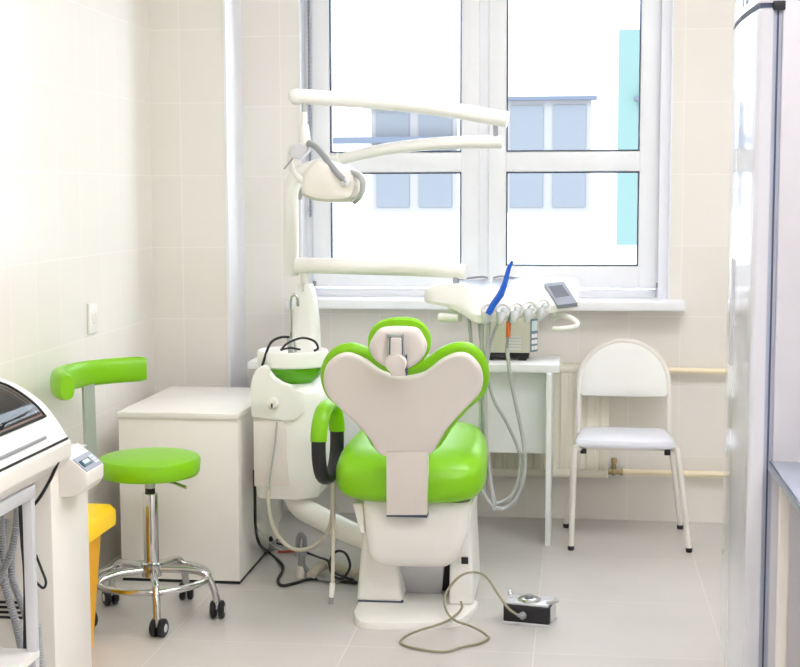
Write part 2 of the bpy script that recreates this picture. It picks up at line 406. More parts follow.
def cpan(y0, y1, f0, f1, t):
    z0, z1 = at(533, y1, SY0+.02).z, at(533, y0, SY0+.02).z; n_ = V((.06, -(w1-w0), 0)).normalized()
    a_, b_ = V((w0, SY0, 0)).lerp(V((w1, SY0+.06, 0)), f0), V((w0, SY0, 0)).lerp(V((w1, SY0+.06, 0)), f1)
    q_ = [a_+n_*t, b_+n_*t, b_-n_*.004, a_-n_*.004]
    return [v+V((0, 0, z0)) for v in q_], [v+V((0, 0, z1)) for v in q_]
z0_, z1_ = DZ+.033, SZ1-.004
obj('side_housing', MB().hexa([(w0, SY0+.001, z0_), (w1, SY0+.061, z0_), (w1, SY1-.01, z0_), (w0, SY1-.01, z0_)], [(w0, SY0+.001, z1_), (w1, SY0+.061, z1_), (w1, SY1-.01, z1_), (w0, SY1-.01, z1_)], .002), 'device', dv)
obj('control_panel', MB().hexa(*cpan(319, 352, .12, .9, .002)), 'panel_blue', dv)
obj('display', MB().hexa(*cpan(321, 331, .2, .82, .004)), 'lcd_light', dv)
for i in range(3):
    for j in range(2): obj('button', MB().hexa(*cpan(334+6*i, 338+6*i, .2+.34*j, .48+.34*j, .004)), 'white', dv)

# ------------------------------------------------------------ white visitor chair
fl_, fr2, bl_, br_ = atz(571, 550, 0), atz(689, 552, 0), atz(566, 527.5, 0), atz(680, 529, 0)
ch = thing('metal_chair', ((fl_.x+fr2.x)/2, (fl_.y+br_.y)/2, 0), 'white metal frame chair with round arched back under the window at right', 'chair')
SH = .452
sL, sR = at(575.5, 440, 5.68).x, at(676, 440, 5.68).x
yf, yb_ = fl_.y+.01, 5.98
sp = crom([(sL+.03, yf-.005, SH), ((sL+sR)/2, yf-.018, SH), (sR-.03, yf-.005, SH), (sR, yf+.03, SH), (sR-.008, (yf+yb_)/2, SH), (sR-.02, yb_-.03, SH), (sR-.05, yb_, SH), (sL+.05, yb_, SH), (sL+.02, yb_-.03, SH), (sL+.008, (yf+yb_)/2, SH), (sL, yf+.03, SH)], 5, True)
obj('seat', MB().pad([(p.x, p.y, SH-.028) for p in sp], (0, 0, 1), [(.03, 0), (.006, .002), (0, .01), (.001, .02), (.008, .031), (.03, .038), (.09, .042)]), 'seatpad', ch)
tr = .0115
yB0, yB1 = 6.0, 6.10
aL, aR = at(577, 420, yB0).x+.006, at(670, 420, yB0).x-.004
zt = at(623, 340, yB1).z; cx = (aL+aR)/2; hw = (aR-aL)/2; zs = zt-hw*1.0
arch = [V((bl_.x, bl_.y, .012)), V((bl_.x*.5+aL*.5, (bl_.y+yB0)/2, .23)), V((aL, yB0, SH))]
def yz(z): return yB0+(yB1-yB0)*(z-SH)/(zt-SH)
arcp = [V((cx-hw*math.cos(t), yz(zs+hw*.98*math.sin(t)), zs+hw*.98*math.sin(t))) for t in [PI*i/14 for i in range(15)]]
archr = [V((aR, yB0, SH)), V((br_.x*.5+aR*.5, (br_.y+yB0)/2, .23)), V((br_.x, br_.y, .012))]
obj('back_frame', MB().tube([V((aL, yB0, SH-.02))]+[V((aL, yz((SH+zs)/2), (SH+zs)/2))]+arcp+[V((aR, yz((SH+zs)/2), (SH+zs)/2))]+[V((aR, yB0, SH-.02))], tr, 12, 5), 'warm_white', ch)
for a_, s_ in ((arch, 1), (archr[::-1], -1)):
    obj('leg', MB().tube([a_[0], a_[1], V((a_[2].x, a_[2].y, SH-.02))], tr*.9, 12, 6), 'warm_white', ch)
for p, sx in ((fl_, sL), (fr2, sR)):
    sgn = 1 if p is fl_ else -1
    obj('leg', MB().tube([V((p.x, p.y, .012)), V((p.x*.15+(sx-.002*sgn)*.85, p.y+.005, SH-.06)), V((sx+.006*sgn, p.y+.02, SH-.035)), V((sx+.02*sgn, p.y+.06, SH-.034)), V((sx+.02*sgn, yB0-.02, SH-.034))], tr, 12, 6), 'warm_white', ch)
obj('cross_bar', MB().tube([V((sL+.02, yf+.05, SH-.036)), V((sR-.02, yf+.05, SH-.036))], .008, 8, 0), 'warm_white', ch)
obj('cross_bar', MB().tube([V((aL, yB0-.005, SH-.034)), V((aR, yB0-.005, SH-.034))], .008, 8, 0), 'warm_white', ch)
obj('bumper', MB().lathe([(.013, 0), (.013, .018)], (sL+.032, yf+.028, SH-.056)), 'black', ch)
obj('bumper', MB().lathe([(.013, 0), (.013, .018)], (sR-.032, yf+.028, SH-.056)), 'black', ch)
for p in (fl_, fr2, bl_, br_): obj('foot_cap', MB().lathe([(.012, 0), (.0135, .003), (.0135, .018)], (p.x, p.y, 0), n=14), 'black', ch)
zc0 = at(623, 396, 6.05).z
bp = [V((aL+.006, yz(zc0), zc0+.012)), V((aL+.016, yz(zc0), zc0))]+[V((aR-.016, yz(zc0), zc0)), V((aR-.006, yz(zc0), zc0+.012))]
hh = hw-.006
bp += [V((cx+hh*math.cos(t), yz(zs+hh*.98*math.sin(t)), zs+hh*.98*math.sin(t))) for t in [PI*i/20 for i in range(21)]]
nb = V((0, -(zt-SH), (yB1-yB0))).normalized()
obj('backrest', MB().pad([p-nb*.008 for p in bp], nb, [(.012, 0), (.002, .003), (0, .009), (.003, .015), (.018, .020), (.05, .022)]), 'fabric', ch)

# ------------------------------------------------------------ white cabinet at the left
k0, k1, k2 = atz(118.5, 572, 0), atz(237, 585, 0), atz(280, 543, 0)
KX0, KX1, KY0, KY1 = k0.x, (k1.x+k2.x)/2, (k0.y*0+k1.y), 5.70
KX0 = at(118.5, 500, KY0).x
KZ = at(180, 413, KY0).z
kb = thing('white_cabinet', ((KX0+KX1)/2, (KY0+KY1)/2, 0), 'low white laminate cabinet in the corner behind the green stool', 'cabinet')
obj('body', MB().box(KX0+.004, KX1-.004, KY0+.006, KY1, .012, KZ-.022, .002), 'cab', kb)
obj('top', MB().box(KX0, KX1, KY0, KY1+.005, KZ-.022, KZ, .004), 'cab', kb)
obj('plinth', MB().box(KX0+.006, KX1-.006, KY0+.012, KY1-.01, 0, .013), 'black', kb)
obj('edge_band', MB().box(KX0+.004, KX1-.004, KY0+.004, KY0+.010, KZ-.028, KZ-.021), 'edge', kb)

# ------------------------------------------------------------ green stool
SC = V((at(152, 578, 4.57).x, 4.57, 0)); st = thing('rolling_stool', SC, 'round green stool on chrome casters with curved green backrest', 'stool')
sz0, sz1 = .500, .570
obj('seat', MB().lathe([(.02, sz0), (.150, sz0), (.164, sz0+.004), (.170, sz0+.014), (.173, sz0+.054), (.168, sz0+.064), (.155, sz1-.001), (.10, sz1+.004), (.02, sz1+.006)], SC, n=64), 'green', st)
obj('gas_column', MB().lathe([(.026, .17), (.026, .435), (.023, .44), (.018, .44)], SC, n=32), 'chrome', st)
obj('column_sleeve', MB().lathe([(.017, .435), (.017, .460), (.010, .462)], SC, n=24), 'black', st)
obj('mounting_collar', MB().lathe([(.016, .455), (.018, .458), (.018, .493), (.06, .494), (.06, .503)], SC, n=24), 'satin', st)
obj('height_lever', MB().tube([SC+V((.02, -.02, .490)), SC+V((.09, -.055, .490)), SC+V((.150, -.08, .478))], (.005, .006), 8, 4), 'chrome', st)
rz = at(150, 577, 4.57).z
obj('foot_ring', MB().tube([SC+V((.193*math.cos(t), .193*math.sin(t), rz)) for t in [2*PI*i/48 for i in range(48)]], .0115, 12, 1, True), 'chrome', st)
obj('hub', MB().lathe([(.02, .145), (.034, .15), (.036, .195), (.027, .20)], SC, n=32), 'chrome', st)
for k, q in enumerate([(173, 632), (220, 611), (180, 600), (101, 608), None]):
    ang = [None]*5
    base_a = math.radians(-69)
    t = base_a+k*2*PI/5
    d = V((math.cos(t), math.sin(t), 0)); r = .225
    P = [SC+d*.02+V((0, 0, .172)), SC+d*.12+V((0, 0, .172)), SC+d*.185+V((0, 0, .158)), SC+d*(r-.012)+V((0, 0, .11)), SC+d*r+V((0, 0, .062))]
    lg = obj('leg', MB().tube(P, .0125, 12, 6), 'chrome', st)
    cw = V((-d.y, d.x, 0)); cw = (cw*math.cos(.5+k)+d*math.sin(.5+k)).normalized(); fw = V((0, 0, 1)).cross(cw); cc = SC+d*r+fw*.012+V((0, 0, .031))
    cs = MB()
    for sg in (-1, 1):
        cs.lathe([(.004, -.011), (.024, -.011), (.031, -.006), (.031, .006), (.024, .011), (.004, .011)], cc+cw*sg*.014, cw, 24)
    cst = obj('caster', cs, 'black', lg)
    cp = MB()
    for sg in (-1, 1): cp.lathe([(.0195, 0), (.0195, .001), (.012, .003), (.012, .0035)], cc+cw*sg*.0225, cw*sg, 20)
    cp.tube([cc-fw*.012+V((0, 0, .035)), cc-fw*.012+V((0, 0, .006))], .006, 10, 0)
    obj('caster_cap', cp, 'lgrey', cst)
def arcpt(deg, r, z): t = math.radians(deg); return SC+V((r*math.cos(t), r*math.sin(t), z))
secs = []
A0, A1 = 222, 108
for i in range(25):
    f = i/24; deg = A0+(A1-A0)*f; e = min(f, 1-f); q = 1.0 if e > .03 else .86+.14*math.sqrt(e/.03)
    rc = .285+ .05*f; zc = .826; t = math.radians(deg); rad_ = V((math.cos(t), math.sin(t), 0)); sec = []
    for j in range(20):
        a = 2*PI*j/20; ca, sa = math.cos(a), math.sin(a)
        sx = math.copysign(abs(ca)**.75, ca)*.028*q; sz = math.copysign(abs(sa)**.75, sa)*.046*q
        sec.append(SC+rad_*(rc+sx)+V((0, 0, zc+sz)))
    secs.append(sec)
obj('backrest', MB().loft(secs), 'green', st)
pa = arcpt(151, .30, 0); pd = (pa-SC).normalized(); pw = V((-pd.y, pd.x, 0))
def barsec(c, dn, hw_=.025, ht=.006): return [c+pw*hw_+dn*ht, c-pw*hw_+dn*ht, c-pw*hw_-dn*ht, c+pw*hw_-dn*ht]
zz = V((0, 0, 1))
bars = [barsec(SC+pd*.05+zz*.490, zz), barsec(SC+pd*.22+zz*.490, zz), barsec(SC+pd*.292+zz*.515, (zz-pd).normalized()), barsec(SC+pd*.298+zz*.55, -pd), barsec(SC+pd*.302+zz*.80, -pd)]
obj('back_bar', MB().loft(bars), 'satin', st)

# ------------------------------------------------------------ yellow bin
b0 = at(95.5, 640, 4.27); BXt = at(117.5, 518, 4.33).x
bn = thing('waste_bin', (b0.x-.12, 4.17, 0), 'yellow plastic waste bin with lid between the device tower and stool', 'bin')
zt_ = at(105, 531, 4.1).z
def rq(x0, x1, y0, y1, z, r=.03, n=5):
    o = []
    for cx_, cy_, a0 in ((x1-r, y1-r, 0), (x0+r, y1-r, 90), (x0+r, y0+r, 180), (x1-r, y0+r, 270)):
        for i in range(n+1):
            t = math.radians(a0+90*i/n); o.append(V((cx_+r*math.cos(t), cy_+r*math.sin(t), z)))
    return o
xr1 = at(105.5, 545, 4.32).x
obj('body', MB().loft([rq(b0.x-.2, b0.x, 4.07, 4.27, 0), rq(xr1-.30, xr1, 4.02, 4.32, zt_)]), 'yellow', bn)
obj('lid', MB().loft([rq(BXt-.335, BXt, 4.0, 4.34, zt_-.03), rq(BXt-.335, BXt, 4.0, 4.34, zt_+.015), rq(BXt-.325, BXt-.012, 4.01, 4.33, zt_+.032), rq(BXt-.28, BXt-.06, 4.05, 4.29, zt_+.042)]), 'yellow_lid', bn)

# ------------------------------------------------------------ device tower and chamber at the left edge
TX, TY0, TZ = at(53, 560, 3.5).x, 3.50, .735
_d = ray(90, 560); TY1 = _d.y*TX/_d.x
tw = thing('device_tower', ((XL+TX)/2, 3.63, 0), 'slim cream device tower with a small sloped display head beside the yellow bin', 'medical device')
obj('housing', MB().box(XL+.03, TX, TY0, TY1, 0, TZ, .006), 'warm_white', tw)
lv = MB()
for i in range(4): z = at(10, 602+i*5, TY0).z; lv.box(-1.62, at(25, 600, TY0).x, TY0-.003, TY0+.004, z-.004, z+.003)
obj('louvres', lv, 'black', tw)
HX = at(87, 474, 3.56).x
def hp(x, y): p = at(x, y, 3.56); return p
hd = MB().prism([hp(60, 451), hp(71, 460), hp(87, 473.5), hp(87, 486), hp(82, 494), hp(70, 497), hp(55, 497)], (0, .135, 0), .003)
hdo = obj('display_head', hd, 'warm_white', tw)
pA, pB = hp(71.5, 460), hp(86.5, 472.7); nh = V((-(pB.z-pA.z), 0, pB.x-pA.x)).normalized()
if nh.z < 0: nh = -nh
def hq(f0, f1, y0, y1, t0, t1):
    q = [pA.lerp(pB, f0), pA.lerp(pB, f1)]
    q = [V((q[0].x, y0, q[0].z)), V((q[1].x, y0, q[1].z)), V((q[1].x, y1, q[1].z)), V((q[0].x, y1, q[0].z))]
    return [p+nh*t0 for p in q], [p+nh*t1 for p in q]
obj('control_panel', MB().hexa(*hq(.02, .98, 3.565, 3.69, 0, .002)), 'panel_grey', hdo)
obj('display_screen', MB().hexa(*hq(.3, .72, 3.575, 3.645, .001, .005), .001), 'lcd_teal', hdo)
obj('screen_readout', MB().hexa(*hq(.36, .58, 3.59, 3.632, .004, .0058)), 'lcd_light', hdo)
kn = MB()
for i in range(3): kn.hexa(*hq(.25+.2*i, .40+.2*i, 3.655, 3.683, .001, .003))
obj('keys', kn, 'lgrey', hdo)
q = at(87, 444, 3.73); q0 = at(66, 449, 3.62)
obj('top_cap', MB().hexa([(q0.x-.06, 3.62, TZ-.02), (q.x, 3.62, TZ-.02), (q.x, 3.73, TZ-.02), (q0.x-.06, 3.73, TZ-.02)],
    [(q0.x-.06, 3.62, q.z+.0), (q.x, 3.62, q.z), (q.x, 3.73, q.z), (q0.x-.06, 3.73, q.z)], .004), 'lgrey', tw)
obj('cap_strip', MB().box(q.x-.002, q.x+.003, 3.625, 3.725, q.z-.022, q.z-.004), 'grey', tw)

CY0, CY1 = 2.72, 3.49
cb_ = thing('instrument_chamber', (-1.55, 3.1, 0), 'white roll-top instrument chamber with smoked lid window on a metal stand at left', 'medical device')
prof = [at(x, y, CY1) for x, y in ((67, 437), (58, 422), (45, 405), (30, 392.5), (15, 383.5), (0, 377))]
pr = [(p.x, p.z) for p in prof]
pr = [(p.x, p.y) for p in crom([V((a, b, 0)) for a, b in pr]+[V((-1.56, 1.035, 0)), V((-1.70, 1.05, 0)), V((-1.815, 1.05, 0))], 6)]
lz = pr[0][1]; lx = pr[0][0]
# lid: a shell with the window opening left free
def lidpt(i, off=0):
    a = V((pr[max(0, i-1)][0], pr[max(0, i-1)][1])); b = V((pr[min(len(pr)-1, i+1)][0], pr[min(len(pr)-1, i+1)][1])); d = (b-a).normalized(); n = V((d.y, -d.x))
    if n.y < 0: n = -n
    return pr[i][0]+n.x*off, pr[i][1]+n.y*off
i0 = min(range(len(pr)), key=lambda i: abs(pr[i][0]-at(43, 405, CY1-.05).x)); i1 = len(pr)-14
ld = MB()
def lidsec(ia, ib, y0, y1):
    o = [lidpt(i) for i in range(ia, ib+1)]; inn = [lidpt(i, -.008) for i in range(ia, ib+1)][::-1]
    ld.prism([(x, y0, z) for x, z in o+inn], (0, y1-y0, 0))
lidsec(0, i0, CY0, CY1); lidsec(i1, len(pr)-1, CY0, CY1); lidsec(i0, i1, CY1-.055, CY1); lidsec(i0, i1, CY0, CY0+.055)
lid = obj('lid', ld, 'white', cb_)
gl = MB(); o = [lidpt(i, .002) for i in range(i0-1, i1+2)]; inn = [lidpt(i, -.002) for i in range(i0-1, i1+2)][::-1]
gl.prism([(x, CY0+.05, z) for x, z in o+inn], (0, CY1-CY0-.1, 0)); obj('lid_window', gl, 'lid_glass', lid)
gk = MB()
def rail(i, y0, y1, w=.006): 
    x, z = lidpt(i, .003); gk.box(x-w/2, x+w/2, y0, y1, z-w/2, z+w/2)
rail(i0-1, CY0+.05, CY1-.05); rail(i1+1, CY0+.05, CY1-.05)
gk.tube([V((lidpt(i, .002)[0], CY1-.05, lidpt(i, .002)[1])) for i in range(i0-1, i1+2)], .0035, 8, 0)
obj('window_seal', gk, 'black', lid)
for yy in (CY0, CY1-.008):
    e = [(x, z) for x, z in pr]; obj('end_panel', MB().prism([(x, yy, z) for x, z in [lidpt(i, -.0085) for i in range(len(pr))]+[(-1.815, lz-.0), (lx-.01, lz)]], (0, .008, 0)), 'white', cb_)
hx, hz = lidpt(3, .004)
obj('lid_handle', MB().box(hx-.004, hx+.004, CY0+.1, CY1-.13, hz-.004, hz+.004, .002), 'grey', lid)
by = MB().prism([(-1.815, CY0, lz-.006), (lx+.006, CY0, lz-.006), (lx+.010, CY0, lz-.012), (lx+.010, CY0, lz-.050), (lx-.02, CY0, lz-.085), (-1.815, CY0, lz-.085)], (0, CY1-CY0+.004, 0), .003)
obj('base_tray', by, 'warm_white', cb_)
obj('seam', MB().box(-1.81, lx+.003, CY0+.002, CY1, lz-.006, lz), 'black', cb_)
nr = MB().box(-1.80, -1.79, CY0+.02, CY1-.02, lz, lz+.16); obj('inner_wall', nr, 'bronze', cb_)
obj('inner_tray', MB().box(-1.78, lx-.06, CY0+.04, CY1-.03, lz+.002, lz+.012), 'pink', cb_)
for i, (yc, m_) in enumerate(((3.38, 'liner_blue'), (3.30, 'pink'), (3.18, 'liner_blue'), (3.04, 'pink'))):
    obj('instrument_pouch', MB().box(-1.72, lx-.09, yc-.03, yc+.03, lz+.0125, lz+.022, .004), m_, cb_)  # pink and blue slabs imitate the coloured reflection in the lid window
stn = MB()
LX = at(36, 560, 3.30).x
lg_z = lz-.088
for x0, x1 in ((LX-.024, LX), (-1.80, -1.776)):
    for y0, y1 in ((3.28, 3.305), (CY0+.03, CY0+.055)): obj('stand_leg', MB().box(x0, x1, y0, y1, 0, lg_z, .002), 'lgrey', cb_)
obj('top_rail', MB().box(LX-.02, LX+.002, CY0+.03, 3.305, lg_z-.032, lg_z, .002).box(-1.80, -1.78, CY0+.03, 3.305, lg_z-.032, lg_z, .002).box(-1.8, LX, 3.28, 3.30, lg_z-.03, lg_z, .002), 'lgrey', cb_)
shz = at(30, 652, 3.28).z
obj('shelf', MB().box(-1.80, LX+.001, CY0+.03, 3.306, shz-.02, shz, .003), 'white', cb_)
def hz_(l, Y=3.40): return [at(x, y, Y+(i % 2)*.01) for i, (x, y) in enumerate(l)]
for l, Y in (([(18, 495), (16, 530), (8, 560), (-12, 600)], 3.36), ([(0, 500), (2, 540), (4, 575), (14, 615), (24, 645), (26, 652)], 3.42), ([(24, 505), (14, 540), (12, 575), (22, 605), (34, 640)], 3.46), ([(6, 520), (3, 540), (1, 558), (-8, 600)], 3.45), ([(-6, 552), (6, 590), (16, 625), (22, 652)], 3.38)):
    obj('ribbed_hose', MB().ribbed(hz_(l, Y), .0105), 'grey', cb_)
obj('ribbed_hose', MB().ribbed(hz_([(38, 625), (40, 645), (44, 680)], 3.40), .010), 'hose', cb_)
obj('power_cable', MB().tube(hz_([(20, 505), (22, 540), (25, 580), (25, 650)], 3.33), .005, 8), 'black', cb_)
obj('power_cable', MB().tube(hz_([(58, 462), (50, 480), (38, 500), (24, 515)], 3.40)[:], .0045, 8), 'black', cb_)
obj('power_cable', MB().tube(hz_([(36, 555), (41, 568), (46, 582), (43, 588), (36, 582)], 3.42), .0035, 8), 'black', cb_)

# ------------------------------------------------------------ fridge and steel table at the right
TT = .775
fc = atz(768, 461, TT); YN = fc.y+.012; YFr = YN+.60
xg = lambda x, y=300: at(x, y, YN).x
DXf, DXb, GXb = xg(751.5), xg(767), xg(776)
zd1 = at(770, 7.5, YN).z
fg = thing('refrigerator', (GXb+.3, (YN+YFr)/2, 0), 'tall glossy white refrigerator standing at the right edge of the room', 'refrigerator')
obj('body', MB().box(GXb, GXb+.60, YN, YFr, .03, zd1+.09, .006), 'fridge_side', fg)
dr = MB(); nS = 12
def doorsec(z, sh=0):
    o = []
    r = .014
    yc0, yc1 = YN+.002+sh, YFr-.002-sh
    o.append(V((DXb, yc1, z)))
    o.append(V((DXb, yc0, z)))
    for i in range(6): t = PI/2*i/5; o.append(V((DXf+r-r*math.sin(t)+sh, yc0+r-r*math.cos(t), z)))
    for i in range(1, 12): f = i/12; o.append(V((DXf+sh-.012*math.sin(PI*f), yc0+r+(yc1-yc0-2*r)*f, z)))
    for i in range(6): t = PI/2*i/5; o.append(V((DXf+r-r*math.cos(t)+sh, yc1-r+r*math.sin(t), z)))
    return o
dr.loft([doorsec(.12, .004), doorsec(.124), doorsec(zd1-.004), doorsec(zd1, .004)])
dro = obj('door', dr, 'fridge', fg)
obj('door_gasket', MB().box(DXb, GXb, YN+.01, YFr-.01, .125, zd1-.004), 'fgask', fg)
obj('gasket_line', MB().box((DXb+GXb)/2-.001, (DXb+GXb)/2+.003, YN+.006, YN+.011, .125, zd1-.004), 'gasket', fg)
hd = MB(); hd.loft([doorsec(zd1+.012), doorsec(zd1+.085), doorsec(zd1+.09, .004)])
hdr = obj('header_panel', hd, 'fridge', fg)
sl = MB()
for y in (YN+.15, YN+.21): sl.box(DXf-.0125, DXf-.004, y, y+.022, zd1+.03, zd1+.065, .003)
obj('vent_slots', sl, 'fgask', hdr)
obj('gap_strip', MB().box(DXf+.008, GXb, YN+.008, YFr-.01, zd1-.001, zd1+.013), 'gasket', fg)
obj('hinge', MB().box(DXb-.002, GXb+.006, YN-.004, YN+.05, zd1-.006, zd1+.016, .002), 'black', fg)
hn = MB(); 
hn.box(DXf-.020, DXf-.004, YFr-.30, YFr-.26, .98, 1.28, .006, 3)
obj('door_handle', hn, 'fridge', dro)
for x, y in ((GXb+.05, YN+.05), (GXb+.55, YN+.05), (GXb+.05, YFr-.05), (GXb+.55, YFr-.05)): obj('foot', MB().lathe([(.02, 0), (.02, .032)], (x, y, 0), n=16), 'black', fg)

tb = thing('steel_table', (fc.x+.3, YN-.5, 0), 'satin steel topped table with cream legs beside the refrigerator', 'table')
tX0, tY1 = fc.x, YN-.012
obj('tabletop', MB().box(tX0, tX0+.62, tY1-.9, tY1, TT-.006, TT, .002).box(tX0, tX0+.006, tY1-.9, tY1, TT-.022, TT, .001).box(tX0+.614, tX0+.62, tY1-.9, tY1, TT-.022, TT, .001), 'steel_top', tb)
obj('under_frame', MB().box(tX0+.012, tX0+.60, tY1-.14, tY1-.10, TT-.036, TT-.006).box(tX0+.012, tX0+.05, tY1-.86, tY1-.14, TT-.036, TT-.006).box(tX0+.56, tX0+.60, tY1-.86, tY1-.14, TT-.036, TT-.006).box(tX0+.012, tX0+.60, tY1-.88, tY1-.84, TT-.036, TT-.006), 'grey', tb)
for x, y in ((tX0+.012, tY1-.14), (tX0+.57, tY1-.14), (tX0+.012, tY1-.88), (tX0+.57, tY1-.88)):
    obj('leg', MB().box(x, x+.026, y, y+.026, 0, TT-.034, .006, 3), 'warm_white', tb)

# ------------------------------------------------------------ dental chair
XC = -.55
dc = thing('dental_chair', (XC, 4.9, 0), 'green and white dental chair seen from behind, reclined, in the room centre', 'dental chair')
bpx = [(353, 618), (356, 625), (366, 629), (400, 630), (440, 629), (462, 625), (474, 616), (479, 609)]
bpt = [atz(x, y, 0) for x, y in bpx]
bpt = crom(bpt, 4)+[V((bpt[-1].x-.006, 4.82, 0)), V((bpt[-1].x-.045, 4.90, 0)), V((bpt[-1].x-.045, 5.25, 0)), V((bpt[0].x+.03, 5.25, 0)), V((bpt[0].x, 4.9, 0))]
obj('base_plate', MB().pad(bpt, (0, 0, 1), [(0, 0), (0, .018), (.004, .024), (.012, .026)]), 'white', dc)
zt2 = .30
pl = [atz(356, 602, .026), atz(403, 601, .026)]; prr = [atz(449, 604, .026), atz(473, 605, .026)]
y0 = (pl[0].y+prr[0].y)/2
def post(xa, xb, xat, xbt, y0, yt, zt, y1=5.1):
    return MB().hexa([(xa, y0, .026), (xb, y0, .026), (xb, y1, .026), (xa, y1, .026)], [(xat, yt, zt), (xbt, yt, zt), (xbt, y1, zt), (xat, y1, zt)], .012, 3)
obj('post', post(pl[0].x, pl[1].x, at(364, 560, y0).x, at(392, 560, y0).x, y0, y0+.02, .36), 'white', dc)
rp = obj('post', post(prr[0].x, at(474, 605, y0).x, at(450, 520, y0).x, at(469, 515, y0).x, y0, y0+.03, .40), 'white', dc)
sw = at(465, 560, y0+.018)
obj('rocker_switch', MB().box(sw.x-.012, sw.x+.012, sw.y-.012, sw.y+.02, sw.z-.012, sw.z+.012, .002), 'black', rp)
obj('post_gap', MB().box(at(358, 602, y0).x, at(403, 602, y0).x, y0-.001, y0+.02, .0255, .031), 'gasket', dc)
c_ = [at(389, 566, y0+.06), at(444, 566, y0+.06), at(441, 597, y0+.14), at(394, 597, y0+.14)]
obj('lift_well', MB().box(at(372, 580, y0).x, at(462, 580, y0).x, y0+.17, y0+.22, .026, .26), 'black', dc)  # black block put in as the shade in the gaps beside the lift panel
obj('lift_panel', MB().prism([c_[3], c_[2], c_[1], c_[0]], (0, .03, 0), .003), 'lgrey', dc)
# body block
yb0 = 4.62
def bq(l, y): return [at(a, b, y) for a, b in l]
secB = []
for py, xl, xr, yy in ((566.5, 377, 447, yb0+.05), (563, 371, 453, yb0+.02), (556, 367, 459, yb0), (530, 364, 468, yb0-.01), (508, 362, 469, yb0-.005), (502, 362, 469, yb0)):
    a = at(xl, py, yy); b = at(xr, py, yy); zc_ = (a.z+b.z)/2
    secB.append(rq(a.x, b.x, yy, 5.05, zc_, .035, 5))
obj('body', MB().loft(secB), 'white', dc)
for xs in ((353, 364), (466, 474)):
    a = at(xs[0], 502, yb0+.05); b = at(xs[1], 502, yb0+.05); a2 = at(361 if xs[0] < 400 else 466, 532, yb0+.05); b2 = at(366 if xs[0] < 400 else 469, 532, yb0+.05)
    obj('seat_bracket', MB().hexa([(a2.x, yb0+.03, a2.z), (b2.x, yb0+.03, a2.z), (b2.x, 4.9, a2.z), (a2.x, 4.9, a2.z)], [(a.x, yb0+.03, a.z), (b.x, yb0+.03, a.z), (b.x, 5.0, a.z), (a.x, 5.0, a.z)], .006, 3), 'white', dc)
# seat
def sqs(y, hw_, z0, z1, xc=XC, p=.55, n=36, dip=0):
    o = []
    for j in range(n):
        a = 2*PI*j/n; ca, sa = math.cos(a), math.sin(a)
        x = math.copysign(abs(ca)**p, ca); z = math.copysign(abs(sa)**p, sa)
        zz_ = (z0+z1)/2+(z1-z0)/2*z
        if z > 0: zz_ -= dip*(1-x*x)
        o.append(V((xc+hw_*x, y, zz_)))
    return o
ss = [sqs(q[0], q[1], q[2], q[3], XC-.006, dip=q[4]) for q in ((4.545, .11, .455, .50, 0), (4.555, .18, .438, .535, 0), (4.575, .225, .426, .56, 0), (4.62, .250, .420, .590, .005), (4.72, .256, .42, .608, .012), (4.85, .252, .425, .622, .02), (4.97, .240, .435, .634, .02), (5.06, .218, .45, .635, .015), (5.12, .18, .46, .62, 0), (5.15, .12, .48, .60, 0), (5.155, .05, .50, .57, 0))]
obj('seat', MB().loft(ss), 'green', dc)
lr = [sqs(5.10, .12, .47, .52), sqs(5.12, .155, .455, .55), sqs(5.25, .16, .42, .52), sqs(5.42, .155, .34, .43), sqs(5.52, .13, .29, .36), sqs(5.535, .08, .30, .34)]
obj('leg_rest', MB().loft(lr), 'green', dc)
# backrest
vO = V((XC, 4.50, .60)); vd = V((0, -.40, .90)).normalized(); nB = V((1, 0, 0)).cross(vd).normalized()   # nB points away from or to the camera
if nB.y > 0: nB = -nB                                # towards the camera (rear of the chair)
shell_px = [(323.5, 383), (326, 367), (337, 356), (350, 353.5), (366, 360), (382, 371), (404, 376.5), (425, 372), (441, 360), (456, 353.5), (469, 355), (480, 367), (483, 382), (478, 396), (463, 411), (448, 428), (438, 444), (432, 453), (420, 456.5), (404, 457), (389, 456.5), (377, 452), (371, 441), (359, 426), (343, 411), (329, 397)]
cush_px = [(x, y+1.5 if y < 400 else y) for x, y in [(321, 381), (324, 364), (334, 352), (350, 347.5), (368, 353), (384, 364), (404, 369), (424, 364), (440, 353), (456, 347), (472, 349), (484, 362), (487, 381), (482, 397), (466, 413), (452, 429), (442, 444), (435, 452), (420, 455), (404, 455.5), (389, 455), (374, 451), (367, 440), (355, 425), (340, 411), (327, 398)]]
def onback(l, n=5): return crom([atplane(x, y, vO, nB) for x, y in l], n, True)
sp_ = onback(shell_px)
obj('back_shell', MB().pad([p-nB*.012 for p in sp_], nB, [(0, 0), (0, .010), (.002, .016), (.006, .0195), (.012, .021), (.02, .0215)], False), 'shell', dc)
cp_ = onback(cush_px)
obj('back_cushion', MB().pad([p-nB*.010 for p in cp_], -nB, [(.010, -.002), (.002, .002), (-.004, .012), (-.006, .016), (-.003, .027), (.004, .034), (.012, .038), (.02, .040)], False), 'green', dc)
# spine strut from back shell to body
def st_(xl, xr, y, Y): a = at(xl, y, Y); b = at(xr, y, Y); return a, b
sec = []
for py, Y, th in ((452, 4.475, .02), (470, 4.49, .03), (490, 4.51, .04), (508, 4.54, .05), (515, 4.555, .05)):
    a, b = st_(386.5, 427, py, Y); sec.append([a, b, b+V((0, th+.03, 0)), a+V((0, th+.03, 0))])
obj('spine_strut', MB().loft(sec), 'shell', dc)
a, b = st_(386.5, 427, 515, 4.56)
obj('strut_foot', MB().box(a.x, b.x, 4.56, 4.64, a.z-.006, a.z+.002), 'gasket', dc)
